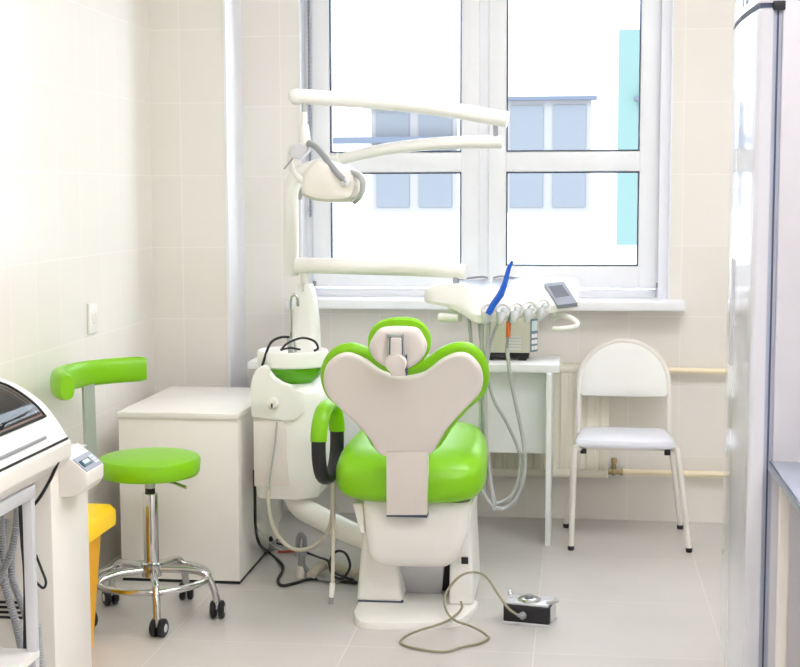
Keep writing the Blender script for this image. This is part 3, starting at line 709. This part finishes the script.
# headrest
hO = vO+vd*.46; hO = V((XC, 4.245, 1.0)); hn_ = V((0, -.94, -.30)).normalized()
def onhead(l, n=6): return crom([atplane(x, y, hO, hn_) for x, y in l], n, True)
hc = onhead([(367, 349), (369, 334), (381, 323.5), (399, 320.5), (417, 323), (428, 334), (430, 349), (424, 362), (411, 371), (399, 373.5), (387, 371), (374, 363)])
obj('headrest_cushion', MB().pad([p-hn_*.012 for p in hc], -hn_, [(.012, -.003), (.003, .001), (0, .01), (0, .016), (.006, .026), (.02, .034), (.04, .036)]), 'green', dc)
hs = onhead([(369, 348), (374, 336), (382, 328.5), (399, 327), (416, 328.5), (423, 336), (427, 347), (422, 359), (410, 368), (399, 370), (387, 368), (375, 360)], 5)
hsh = obj('headrest_shell', MB().pad([p-hn_*.013 for p in hs], hn_, [(0, 0), (0, .010), (.004, .018), (.012, .023), (.03, .026)]), 'shell', dc)
def hb(l, d0, d1, bev=.002): return MB().prism([atplane(x, y, hO, hn_)+hn_*d0 for x, y in l], hn_*(d1-d0), bev)
obj('bracket_recess', hb([(390.5, 333), (403.5, 333), (404.5, 356), (390, 356)], .010, .0265, 0), 'gasket', hsh)
bf_ = MB()
for l_ in ([(388.5, 331), (405, 331), (405, 333.2), (388.5, 333.2)], [(388.5, 331), (390.6, 331), (390.2, 356), (388, 356)], [(403.4, 331), (405.2, 331), (406.2, 356), (404.2, 356)]): bf_.prism([atplane(x, y, hO, hn_)+hn_*.02 for x, y in l_], hn_*.0085)
obj('bracket_frame', bf_, 'satin', hsh)
obj('bracket_slide', hb([(391.8, 334), (402.5, 334), (403, 356), (391.4, 356)], .012, .032), 'shell', dc)
cc_ = atplane(397, 359.5, hO, hn_)
obj('bracket_knob', MB().lathe([(.033, .010), (.034, .030), (.031, .036), (.02, .038)], cc_, hn_, 32), 'shell', dc)
obj('bracket_stem', hb([(390.5, 362), (405, 362), (406.5, 372.5), (392, 372.5)], -.01, .030), 'shell', dc)
obj('stem_shadow_gap', hb([(405, 353), (407.5, 353), (408, 373), (406, 373)], -.005, .020, 0), 'gasket', dc)  # solid dark strip standing in for the shade beside the stem
# left armrest loop
AX = at(318.5, 440, 4.62).x; cy, cz, ry, rz_ = 4.735, at(325, 442, 4.735).z, .115, .128
def loopp(t): 
    c, s_ = math.cos(t), math.sin(t); return V((AX+.012+.012*c, cy+ry*math.copysign(abs(c)**.8, c), cz+rz_*math.copysign(abs(s_)**.9, s_)))
def arm(t0, t1, rx, ry_, name, m_, par):
    sec = []; n = 24
    for i in range(n+1):
        t = math.radians(t0+(t1-t0)*i/n); p = loopp(t); d = (loopp(t+.02)-loopp(t-.02)).normalized(); w = V((1, 0, 0)); o_ = d.cross(w).normalized()
        sec.append([p+w*rx*math.cos(a)+o_*ry_*math.sin(a) for a in [2*PI*j/16 for j in range(16)]])
    return obj(name, MB().loft(sec), m_, par)
am = arm(8, 172, .029, .021, 'armrest_pad', 'green', dc)
arm(170, 370, .025, .018, 'armrest_lower_loop', 'black', dc)
obj('armrest_bracket', MB().tube([V((AX+.02, cy+.09, .50)), V((AX+.10, cy+.1, .46)), V((XC-.15, cy+.1, .43))], .014, 10), 'black', dc)

# ------------------------------------------------------------ cuspidor unit (left of the chair)
UY = 5.02
cu = thing('cuspidor_unit', (at(290, 500, 5.2).x, 5.2, 0), 'white dental water unit with green spittoon bowl left of the dental chair', 'dental unit')
def usec(z, xl, xr, y0, y1, bulge, r=.05):
    o = rq(xl, xr, y0, y1, z, r, 6)
    return [V((p.x+bulge*max(0, math.sin(PI*min(1, max(0, (p.y-y0)/(y1-y0)))))*(1 if p.x > (xl+xr)/2 else 0), p.y, p.z)) for p in o]
us = []
for py, xl, xr, bu, sh in ((500.5, 258, 303, .06, .03), (499, 254, 305, .09, .012), (488, 253, 306, .115, .004), (470, 252.5, 307, .12, 0), (430, 251, 308, .12, 0), (405, 250.5, 308, .115, 0), (394, 251, 307, .09, .005), (389, 254, 303, .06, .02), (387.5, 260, 297, .03, .04)):
    a = at(xl, py, UY); b = at(xr, py, UY); us.append(usec(a.z, a.x, b.x, UY+sh, 5.42-sh, bu))
ub = obj('body', MB().loft(us), 'white', cu)
pf = [at(x, y, UY) for x, y in ((253.5, 421), (280, 420), (285, 423), (286.5, 430), (288, 470), (290, 486), (254.5, 486))]
obj('front_recess_panel', MB().prism([p+V((0, -.004, 0)) for p in pf], (0, .012, 0), .002), 'shell', cu)
hp_ = [at(x, y, UY) for x, y in ((250.5, 388), (252.5, 377), (257, 369), (262, 366), (266.5, 366.5), (267.5, 374), (272, 380), (280, 385), (289, 388), (298, 389), (304, 392), (304, 413), (295, 421), (283, 419.5), (252, 417.5))]
obj('upper_panel', MB().prism([p+V((0, -.010, 0)) for p in hp_], (0, .06, 0), .006, 3), 'white', cu)
k = at(273, 403, UY-.010)
kb2 = obj('knob', MB().lathe([(.022, 0), (.022, .012), (.018, .018), (.010, .020)], k, (0, -1, 0), 28), 'warm_white', cu)
obj('knob_mark', MB().box(k.x-.003, k.x+.003, k.y-.023, k.y-.016, k.z-.014, k.z+.001), 'gasket', kb2)
obj('hose_thin', MB().tube([at(277, 422, UY-.02), at(275, 445, UY-.02), at(271, 470, UY-.02), at(269, 490, UY-.02)], .0035, 8), 'hose', cu)
# bowl
BC = at(293, 358, 5.20); BC.y = 5.20
zr0, zr1 = at(293, 368, 5.08).z, at(293, 353, 5.08).z
hwB = (at(328, 355, 5.2).x-at(258, 355, 5.2).x)/2
def el(prof, c, sx, sy, n=40): return MB().loft([[c+V((sx*r*math.cos(2*PI*j/n), sy*r*math.sin(2*PI*j/n), z-c.z)) for j in range(n)] for r, z in prof])
obj('bowl_rim', el([(.90, zr0-.006), (.985, zr0), (1, zr0+.012), (1, zr1-.01), (.97, zr1-.001), (.92, zr1), (.86, zr1-.006), (.80, zr1-.03), (.4, zr1-.045), (.01, zr1-.05)], BC, hwB, .135), 'white', cu)
obj('bowl', el([(.25, zr0-.085), (.5, zr0-.075), (.72, zr0-.05), (.84, zr0-.015), (.87, zr0+.004), (.8, zr0+.006)], BC, hwB, .135), 'dgreen', cu)
sp0 = at(290, 352, 5.2); 
spt = [at(291, y, 5.2) for y in (352, 335, 318)]+[at(290.5, 302, 5.2), at(291.5, 296.5, 5.2), at(294.5, 294.5, 5.2), at(297.5, 298, 5.2), at(298, 306, 5.2)]
obj('rinse_spout', MB().tube(spt, .0062, 12), 'chrome', cu)
obj('spout_base', MB().tube([at(291, 354, 5.2), at(289.5, 338, 5.2)], .011, 12, 0).tube([at(296, 352, 5.17), at(294, 340, 5.17)], (.006, .004), 8, 0), 'satin', cu)
zc1 = zr1+.004
def rimp(x, y, Y): return at(x, y, Y)
obj('black_tube', MB().tube([rimp(262, 366, 5.09), rimp(270, 344, 5.10), rimp(280, 337.5, 5.12), rimp(289, 337, 5.15)], .005, 8), 'black', cu)
obj('black_tube', MB().tube([rimp(281, 350, 5.08), rimp(288, 343, 5.10), rimp(302, 338, 5.12), rimp(314, 341, 5.14), rimp(318, 348, 5.16), rimp(314, 351, 5.16)], .0045, 8), 'black', cu)
obj('black_tube', MB().tube([rimp(281, 350, 5.08), rimp(290, 348, 5.12), rimp(300, 349.5, 5.1)], .004, 8), 'black', cu)
# column that carries both arms
cs_ = []
for py, xl, xr in ((372, 286, 320), (345, 292, 319), (325, 294, 318), (305, 295.5, 316.5), (290, 297, 313.5), (284, 299, 311)):
    a = at(xl, py, 5.33); b = at(xr, py, 5.33); cs_.append(rq(a.x, b.x, 5.28, 5.40, a.z, .03, 5))
obj('column', MB().loft(cs_), 'white', cu)
a = at(300.5, 280, 5.33); b = at(307, 280, 5.33)
obj('column_neck', MB().lathe([(.016, at(304, 286, 5.33).z), (.016, at(304, 272, 5.33).z)], (at(304, 280, 5.33).x, 5.33, 0), n=24), 'warm_white', cu)
# beam to the chair
bm_ = []
for x, y, w, Y in ((293, 492, .045, 5.12), (302, 507, .043, 5.10), (322, 519, .042, 5.06), (345, 530, .040, 5.0), (368, 540, .038, 4.95)):
    bm_.append(at(x, y, Y))
obj('support_beam', MB().tube(bm_, (.046, .040), 18, 6), 'white', cu)
# suction hoses hanging from the unit
obj('suction_hose', MB().tube([at(269, 486, UY-.015), at(268.5, 505, UY-.02), at(273, 526, UY-.03), at(284, 543, UY-.04), at(298, 550, UY-.05), at(314, 546, UY-.06), at(327, 533, UY-.07), at(332, 515, UY-.08), at(333, 485, UY-.1), at(334, 462, UY-.12)], .0075, 10), 'bhose', cu)
sj = obj('saliva_ejector_hose', MB().tube([at(335.5, 452, UY-.14), at(334.5, 480, UY-.19), at(333.5, 530, UY-.26), at(332.5, 585, UY-.32)], .0065, 10), 'bhose', cu)
obj('hose_connector', MB().tube([at(332.5, 583, UY-.32), at(331.5, 597, UY-.32)], (.010, .009), 12, 0), 'white', sj)
obj('connector_tip', MB().tube([at(331.5, 596, UY-.32), at(330.6, 604, UY-.32)], (.008, .007), 12, 0), 'grey', sj)
obj('hose_hook', MB().tube([at(338, 449, UY-.14), at(335, 451, UY-.14), at(334, 462, UY-.13)], .005, 8), 'black', cu)

# ------------------------------------------------------------ operating lamp
lm = thing('operating_lamp', (at(291, 270, 5.33).x, 5.33, at(291, 270, 5.33).z), 'white dental operating lamp on a folded double arm before the window', 'lamp')
post_ = [at(291, 276, 5.36), at(291, 230, 5.36), at(291, 200, 5.36), at(292.5, 184, 5.36), at(299, 174, 5.35), at(312, 168.5, 5.34), at(340, 160, 5.32)]
obj('lamp_post', MB().tube(post_, .0295, 20, 6), 'white', lm)
obj('lower_arm', MB().tube([at(330, 162.5, 5.325), at(355, 155.5, 5.31), at(390, 148.5, 5.29), at(430, 144, 5.27), at(470, 142, 5.25), at(496, 141.5, 5.24), at(502, 141.5, 5.24)], (.021, .026), 18, 6), 'white', lm)
obj('elbow_pivot', MB().tube([at(496, 143, 5.235), at(495, 118, 5.225)], .010, 14, 0), 'steel', lm)
obj('upper_arm', MB().tube([at(508, 119.5, 5.22), at(498, 118, 5.22), at(470, 113, 5.2), at(430, 107, 5.17), at(390, 102.5, 5.14), at(340, 99, 5.1), at(310, 97, 5.07), at(297, 96.5, 5.06)], (.030, .0275), 18, 6).sphere(at(296, 96.5, 5.06), (.030, .030, .030)), 'white', lm)
LY = 5.06
obj('drop_sleeve', MB().tube([at(304, 103, LY), at(304, 114, LY)], .0095, 12, 0), 'satin', lm)
obj('drop_stem', MB().tube([at(304, 112, LY), at(304, 126, LY)], .0125, 14, 0).tube([at(304, 125, LY), at(304.5, 133, LY), at(306, 146, LY)], (.018, .021), 16, 3), 'white', lm)
# pivot block, yoke, reflector
kx = MB(); q = [at(x, y, LY-.03) for x, y in ((289, 151), (299, 142), (309, 147), (308, 151), (299, 160), (290, 157))]
obj('pivot_block', kx.prism(q, (0, .06, 0), .005, 3), 'lgrey', lm)
obj('switch_lever', MB().tube([at(293, 158, LY-.035), at(284, 169, LY-.04)], .003, 8, 0), 'grey', lm)
obj('yoke', MB().tube([at(309, 143, LY-.02), at(317, 148, LY-.06), at(327, 160, LY-.10), at(336, 172, LY-.125), at(346, 182.5, LY-.125)], .0115, 12, 6), 'grey', lm)
obj('yoke', MB().tube([at(298, 146, LY+.02), at(291, 150, LY+.06), at(290, 162, LY+.10), at(295, 174, LY+.12), at(304, 182, LY+.12)], .012, 12, 6), 'white', lm)
rf = []
hdx = [(303, 174), (313, 161), (320, 160), (338, 166), (352, 172.5), (358, 180), (357, 190), (352, 199), (340, 201.5), (318, 200.5), (307, 198), (301, 193)]
hpts = crom([at(x, y, LY-.115) for x, y in hdx], 4, True)
obj('reflector_housing', MB().pad(hpts, (0, 1, 0), [(.035, -.012), (.012, -.006), (0, .012), (-.004, .05), (-.008, .13), (-.006, .18), (.01, .205), (.03, .21)]), 'warm_white', lm)
obj('yoke_screw', MB().lathe([(.016, 0), (.016, .008), (.010, .011)], at(345.5, 182.5, LY-.125), (0, -1, 0), 20), 'lgrey', lm)
obj('grip_handle', MB().tube([at(351, 172.5, LY-.09), at(357, 174, LY-.12), at(362, 180, LY-.14), at(362.5, 189, LY-.14), at(359, 197, LY-.13), at(354, 202, LY-.11)], .010, 12, 6), 'hose', lm)
obj('grip_handle', MB().tube([at(303, 188, LY+.06), at(300.5, 192, LY+.02), at(300, 199, LY)], .007, 10, 4), 'hose', lm)
# ------------------------------------------------------------ instrument tray on its arm
it = thing('instrument_tray', (at(500, 310, 5.1).x, 5.15, at(500, 320, 5.1).z), 'white dental instrument console with screen and hanging hoses right of the chair', 'dental unit')
obj('swing_arm', MB().tube([at(296, 265.5, 5.33), at(330, 266, 5.32), at(400, 268, 5.27), at(440, 270, 5.23), at(466, 272, 5.21)], (.0315, .0285), 18, 6), 'white', it)
obj('arm_pivot', MB().tube([at(456, 276, 5.21), at(456, 287, 5.21)], .012, 14, 0), 'steel', it)
# console housing lofted along x: section = (top back, top front, nose, bottom)
def csec(x, yt, ytf, ynose, ybot, Yf, Yb):
    t_ = .10 if x > 485 else .02+.08*max(0, (x-424)/61)
    tb_ = at(x, yt, Yb); X = at(x, ynose, Yf).x
    tf = at(x, ytf, Yf+t_); ns = at(x, ynose, Yf); bt_ = at(x, ybot, Yf+.025)
    P = [V((X, Yb, tb_.z)), V((X, (Yb+Yf+t_)/2, (tb_.z+tf.z)/2+.002)), V((X, Yf+t_, tf.z)), V((X, Yf+t_/2, (tf.z+ns.z)/2+.008)), V((X, Yf+.008, ns.z+.012)), V((X, Yf, ns.z)), V((X, Yf+.006, bt_.z+.004)), V((X, Yf+.025, bt_.z)), V((X, (Yf+Yb)/2+.05, bt_.z+.004)), V((X, Yb, bt_.z+.02))]
    return P
cs2 = [csec(424, 291, 293, 298, 301, 5.24, 5.38), csec(426, 287, 288.5, 299, 303, 5.20, 5.40), csec(433, 284, 286, 301, 304.5, 5.16, 5.42), csec(445, 282, 284, 303, 307, 5.12, 5.42), csec(455, 281, 284, 305, 310.5, 5.08, 5.42),
       csec(463, 280.5, 286, 309, 315, 5.04, 5.42), csec(471, 280, 288, 314, 321, 5.0, 5.42), csec(479, 279.5, 289, 315, 324, 4.98, 5.42), csec(488, 279, 289, 313, 322, 4.98, 5.42), csec(520, 278, 288, 310, 318, 4.98, 5.42), csec(545, 277.5, 285, 307, 314, 4.98, 5.42),
       csec(552, 277, 283, 306, 313, 4.98, 5.42), csec(570, 278, 284, 303.5, 309.5, 4.98, 5.40), csec(578, 280, 288, 302, 308, 4.99, 5.36), csec(580, 286, 292, 302, 306.5, 5.01, 5.32)]
cso = obj('console_housing', MB().loft(cs2), 'white', it)
# steel tray liners on top
def topq(l, dz0, dz1, bev=.001):
    P = [V((at(x, y, Y).x, Y, at(x, y, Y).z)) for x, y, Y in l]; return MB().prism([p+V((0, 0, dz0)) for p in P], (0, 0, dz1-dz0), bev)
obj('tray_liner', topq([(470, 290, 5.12), (490, 290, 5.12), (490, 281.5, 5.34), (456, 283, 5.34)], .003, .010), 'steel', it)
obj('tray_liner', topq([(492, 290, 5.12), (531, 288.5, 5.12), (522, 280.5, 5.34), (492, 281.5, 5.34)], .003, .010), 'steel', it)
rm = MB().tube([at(456, 283, 5.35)+V((0, 0, .012)), at(480, 280.6, 5.35)+V((0, 0, .014)), at(488, 281, 5.35)+V((0, 0, .012))], .004, 8).tube([at(493, 281, 5.35)+V((0, 0, .012)), at(503, 280, 5.35)+V((0, 0, .014)), at(524, 283, 5.33)+V((0, 0, .012))], .004, 8)
obj('tray_rim', rm, 'grey', it)
# screen
scp = [(544, 284), (564, 282), (577.5, 303.5), (557, 305.8)]
def onscr(l, off0, off1, bev=0):
    A = at(544, 284, 5.06); B = at(564, 282, 5.06); C = at(577.5, 303.5, 4.965)
    n = (B-A).cross(C-A).normalized()
    if n.y > 0: n = -n
    P = [atplane(x, y, A, n) for x, y in l]; return MB().prism([p+n*off0 for p in P], n*(off1-off0), bev)
scr = obj('screen_bezel', onscr(scp, -.016, .004, .002), 'panel_grey', it)
obj('screen', onscr([(548.5, 287.5), (562, 286), (569.5, 296.5), (556, 298.5)], .003, .0055), 'lcd', scr)
# instrument holders
for (x, y) in ((489, 310.5), (503, 310.5), (516.5, 309.5), (530, 308), (543.5, 306)):
    p = at(x, y, 4.985); ax = V((.12, -.9, .45)).normalized()
    hld = obj('instrument_holder', MB().lathe([(.028, -.03), (.029, .0), (.026, .008), (.020, .012), (.018, .006), (.004, .004)], p, ax, 24), 'white', it)
    obj('holder_insert', MB().lathe([(.014, .002), (.013, .016), (.006, .02)], p+V((.004, 0, -.006)), ax, 16), 'satin', hld)
    obj('holder_lip', MB().tube([p+V((-.004, -.012, -.008)), p+V((-.007, -.018, -.03)), p+V((-.014, -.01, -.045))], (.018, .010), 12, 4), 'lgrey', hld)
obj('side_handle', MB().tube([at(553, 318, 5.12), at(561, 315.5, 5.04), at(570, 317.5, 4.99), at(577, 322.5, 4.97), at(574, 327, 4.97), at(560, 329, 4.98), at(554, 329, 5.0)], .0095, 14, 6).tube([at(553, 308, 5.2), at(553, 318, 5.12)], .009, 10, 0), 'white', it)
obj('rear_knob', MB().tube([at(440, 317, 5.14), at(460, 318, 5.10)], .016, 14, 0).sphere(at(453, 309, 5.2), .02), 'white', it)
def hose(l, Y, r=.0068, m_='hose'):
    return obj('instrument_hose', MB().tube([at(x, y, Y+dy) for x, y, dy in l], r, 10, 6), m_, it)
hose([(469, 316, 0), (471, 340, 0), (475, 375, .02), (481, 410, .05), (483, 450, .06), (484, 490, .06), (489, 500, .05), (499, 503, .05), (511, 496, .05), (519, 478, .05), (520, 455, .05), (508, 425, .05), (494, 400, .03), (486, 370, .0), (481, 340, -.02), (479, 320, -.03)], 5.06)
hose([(483, 316, -.04), (481.5, 345, -.04), (480.5, 400, 0), (480, 450, .02), (479, 480, .02), (486, 498, .02), (494, 507, .02)], 5.06)
hose([(489, 316, -.05), (488, 340, -.05), (485.5, 370, -.03), (484.5, 420, .0), (489, 470, .02), (494, 509, .02)], 5.06, .007)
hose([(502, 316, -.05), (493, 335, -.05), (487, 365, -.04), (486, 400, -.02), (487, 440, .02), (491, 480, .02), (496, 508, .03)], 5.08, .006)
hp4 = hose([(507, 348, -.05), (510, 375, -.04), (516, 405, 0), (523, 440, .02), (524.5, 470, .03), (518, 496, .03), (506, 508, .03), (494, 508, .03)], 5.06, .0072)
oh = thing('orange_handpiece', at(509, 336, 5.0), 'handpiece with an orange sleeve hanging from the middle holder of the console', 'dental handpiece')
obj('sleeve', MB().tube([at(508.8, 321, 4.99), at(508, 337, 5.0)], (.0095, .008), 12, 0), 'orange', oh)
obj('coupling', MB().tube([at(513, 312, 4.97), at(509.4, 322, 4.985)], (.009, .0085), 12, 0), 'grey', oh)
obj('hose_end', MB().tube([at(508, 336.5, 5.0), at(507, 349, 5.01)], .0062, 12, 0), 'grey', oh)
bs = thing('air_water_syringe', at(490, 312, 4.96), 'translucent blue suction tip sticking up from the leftmost holder of the console', 'dental instrument')
obj('barrel', MB().tube([at(488, 314, 4.95), at(493, 305, 4.95), at(498, 298, 4.95), at(501.5, 293, 4.95)], (.011, .013), 14, 4), 'blue', bs)
obj('tip', MB().tube([at(500.5, 294.5, 4.95), at(504, 286, 4.95), at(506.5, 277, 4.95), at(509, 268, 4.95), at(512.5, 261, 4.95)], (.012, .006), 14, 4), 'blue', bs)

# ------------------------------------------------------------ foot pedal with cable
f0, f1 = atz(503, 623.5, 0), atz(549, 628, 0); f2 = atz(557, 620, 0); 
fp = thing('foot_control', (f0+f1)/2, 'small black and chrome foot control box with olive cable on the floor', 'foot pedal')
ux = (f1-f0); Lx = ux.length; ux.normalize(); uy = V((-ux.y, ux.x, 0)); Ly = .11; Hh = .068
def fb(a0, a1, b0, b1, z0, z1, bev=0): 
    q = [f0+ux*a+uy*b for a, b in ((a0, b0), (a1, b0), (a1, b1), (a0, b1))]; return [p+V((0, 0, z0)) for p in q], [p+V((0, 0, z1)) for p in q]
obj('housing', MB().hexa(*fb(0, Lx, 0, Ly, .006, Hh), .005, 3), 'black', fp)
obj('base_trim', MB().hexa(*fb(-.004, Lx+.004, -.004, Ly, 0, .010), .002), 'lgrey', fp)
obj('top_plate', MB().hexa(*fb(.004, Lx-.004, .004, Ly-.004, Hh-.001, Hh+.008), .003), 'lgrey', fp)
tc_ = f0+ux*(Lx*.50)+uy*(Ly*.42)+V((0, 0, Hh+.007))
obj('dial', MB().lathe([(.040, 0), (.040, .004), (.034, .009), (.02, .011)], tc_, n=32), 'chrome', fp)
obj('dial_button', MB().lathe([(.014, .010), (.014, .020), (.008, .024)], tc_, n=20), 'grey', fp)
obj('side_lever', MB().tube([f0+ux*.015+uy*.05+V((0, 0, Hh+.012)), f0+ux*.0+uy*.09+V((0, 0, Hh+.02))], .008, 10, 0), 'chrome', fp)
obj('side_lever', MB().tube([f0+ux*(Lx-.01)+uy*.02+V((0, 0, Hh+.01)), f0+ux*(Lx+.015)+uy*.06+V((0, 0, Hh+.010))], .008, 10, 0), 'chrome', fp)
obj('side_plate', MB().hexa(*fb(Lx-.001, Lx+.004, .02, Ly-.02, .015, Hh-.004), .001), 'lgrey', fp)
cp0 = f0+ux*(Lx*.44)+V((0, 0, .036))
obj('cable_plug', MB().sphere(cp0-uy*.006, .013).tube([cp0-uy*.004, cp0-uy*.02-ux*.014+V((0, 0, .004))], (.011, .006), 10, 0), 'grey', fp)
cz_ = .006
cb1 = [cp0-uy*.02-ux*.014+V((0, 0, .004)), at(508, 608, 4.60), at(498, 594, 4.62), at(488, 579, 4.64), at(478, 572.5, 4.66), at(464, 574, 4.66), at(452, 584, 4.66), at(444.5, 598, 4.62), at(447, 612, 4.56)]
cb1 += [atz(x, y, z) for x, y, z in ((456, 621, .034), (468, 625, .034), (480, 630.5, .03), (486, 635, .012), (488.5, 638, .006), (480, 643, .006), (462, 647, .006), (445, 651.5, .006), (425, 650, .006), (404, 645, .006), (401, 640, .006), (408, 635, .010), (420, 630, .034), (434, 626, .034), (448, 620.5, .034), (458, 613, .04), (462, 607, .05), (461, 602, .055))]
obj('cable', MB().tube(cb1, .0042, 8, 8), 'cable', fp)

# ------------------------------------------------------------ cables on the floor left of the chair
ZF = .008
bk = tag(obj('black_cord', MB().tube([at(254, 470, 5.08), at(255, 500, 5.1), at(255.5, 525, 5.12), at(259, 543, 5.15)]+[atz(x, y, ZF) for x, y in ((268, 552), (281, 563), (283, 570), (278, 580), (282, 585.5), (295, 583), (310, 579), (330, 580), (357, 583))], .006, 8, 8), 'black'),
         'thick black cord dropping from the dental unit and running along the floor to the chair', 'cord')
bk2 = tag(obj('black_cord', MB().tube([atz(264, 541, ZF), atz(285, 545, .012), atz(305, 552, .02), atz(318, 557, .03), at(328, 561, 5.1), at(331, 572, 5.06), at(337, 578, 5.04), at(344, 577, 5.03), at(350, 566, 5.05), at(346, 554, 5.08), at(338, 551, 5.1), at(332, 556, 5.1), at(330, 566, 5.08), at(335, 573, 5.04), at(345, 577, 5.0)]+[atz(352, 580, ZF)], .005, 8, 8), 'black'),
         'thinner black cord with an upright loop on the floor beside the chair base', 'cord')
gh = tag(obj('corrugated_hose', MB().ribbed([atz(311, 576, .02), atz(317, 569, .03), atz(324, 565, .035), atz(335, 566, .03), atz(347, 571, .025), atz(358, 576, .022)], .02, .010, 12), 'bhose'), 'thick beige corrugated hose on the floor between the unit and the chair base', 'hose')
dp = thing('drain_connector', atz(302, 577, 0), 'grey drain connector with curved pipe standing on the floor below the unit', 'plumbing')
Yd = atz(302, 577, 0).y
obj('pipe_bend', MB().tube([at(298, 556, Yd), at(298, 540, Yd), at(300, 535, Yd), at(302.5, 535, Yd), at(304.5, 540, Yd), at(304, 556, Yd)], .010, 12), 'grey', dp)
obj('coupling', MB().tube([at(301.5, 552, Yd), at(301.5, 566, Yd)], .014, 14, 0), 'grey', dp)
obj('foot', MB().lathe([(.020, 0), (.018, .035), (.012, .05)], (at(301.5, 577, Yd).x, Yd, 0), n=16), 'warm_white', dp)
obj('pipe_tail', MB().tube([at(302, 562, Yd), at(307, 570, Yd-.01), atz(316, 577, .012), atz(328, 580, .012), atz(345, 579.5, .012), atz(357, 577, .012)], .009, 10), 'grey', dp)
rv = tag(obj('red_tube', MB().tube([atz(278, 552, .012), atz(298, 551, .012)], .006, 8, 0), 'red'), 'short red tube end on the floor beside the drain connector', 'tube')
pg = thing('floor_plug', atz(270, 550, 0), 'dark grey plug block on the floor at the corner of the white cabinet', 'plug')
q = atz(270, 550, 0)
obj('plug_body', MB().box(q.x-.022, q.x+.022, q.y-.015, q.y+.03, 0, .04, .008, 3), 'grey', pg)
obj('plug_cap', MB().lathe([(.012, 0), (.012, .012), (.008, .016)], (q.x, q.y, .04), n=14), 'black', pg)
tag(obj('thin_wire', MB().tube([atz(283, 538, .005)*0+V((KX1+.006, KY0+.25, .16)), V((KX1+.05, KY0+.22, .12)), V((KX1+.09, KY0+.3, .06)), V((q.x-.02, q.y+.1, .02)), V((q.x, q.y+.03, .02))], .003, 8), 'hose'), 'thin grey wire from the side of the white cabinet to the floor plug', 'wire')

# ------------------------------------------------------------ added unseen ceiling panels, light, world
lp = [(.10, 1.9), (.20, 3.9), (1.05, 1.9), (1.05, 3.9), (-.1, .1), (1.05, .1)]  # panels added out of view to light the room, last pair for front fill
names = ['square ceiling light panel over the left of the room, nearer the middle', 'square ceiling light panel above the dental stool and chamber', 'square ceiling light panel over the right side, nearer the middle', 'square ceiling light panel above the refrigerator side', 'square ceiling light panel at the rear left', 'square ceiling light panel at the rear right']
for (x, y), nm in zip(lp, names):
    t = thing('ceiling_light', (x, y, ZC-.05), nm, 'ceiling light', 'ceiling light panels')
    obj('frame', MB().box(x-.32, x+.32, y-.32, y-.30, ZC-.05, ZC).box(x-.32, x+.32, y+.30, y+.32, ZC-.05, ZC).box(x-.32, x-.30, y-.3, y+.3, ZC-.05, ZC).box(x+.30, x+.32, y-.3, y+.3, ZC-.05, ZC), 'white', t)
    obj('diffuser', MB().box(x-.30, x+.30, y-.30, y+.30, ZC-.04, ZC-.02), 'lamp', t)

sun = bpy.data.lights.new('sun', 'SUN'); sun.energy = 2.0; sun.angle = math.radians(3); sun.color = (1, .98, .95)
so_ = bpy.data.objects.new('sun', sun); COL.objects.link(so_); so_.rotation_euler = (math.radians(50), 0, math.radians(-25)); so_.location = (0, -3, 12)
w = bpy.data.worlds.new('sky'); S.world = w; w.use_nodes = True
bg = w.node_tree.nodes['Background']; bg.inputs[0].default_value = (.87, .94, 1.0, 1); bg.inputs[1].default_value = 4.5

S.view_settings.view_transform = 'Standard'; S.view_settings.look = 'None'; S.view_settings.gamma = 1
S.view_settings.use_curve_mapping = False; S.view_settings.exposure = 0.68
S.cycles.caustics_reflective = False; S.cycles.caustics_refractive = False; S.cycles.max_bounces = 10; S.cycles.diffuse_bounces = 6; S.cycles.sample_clamp_indirect = 8
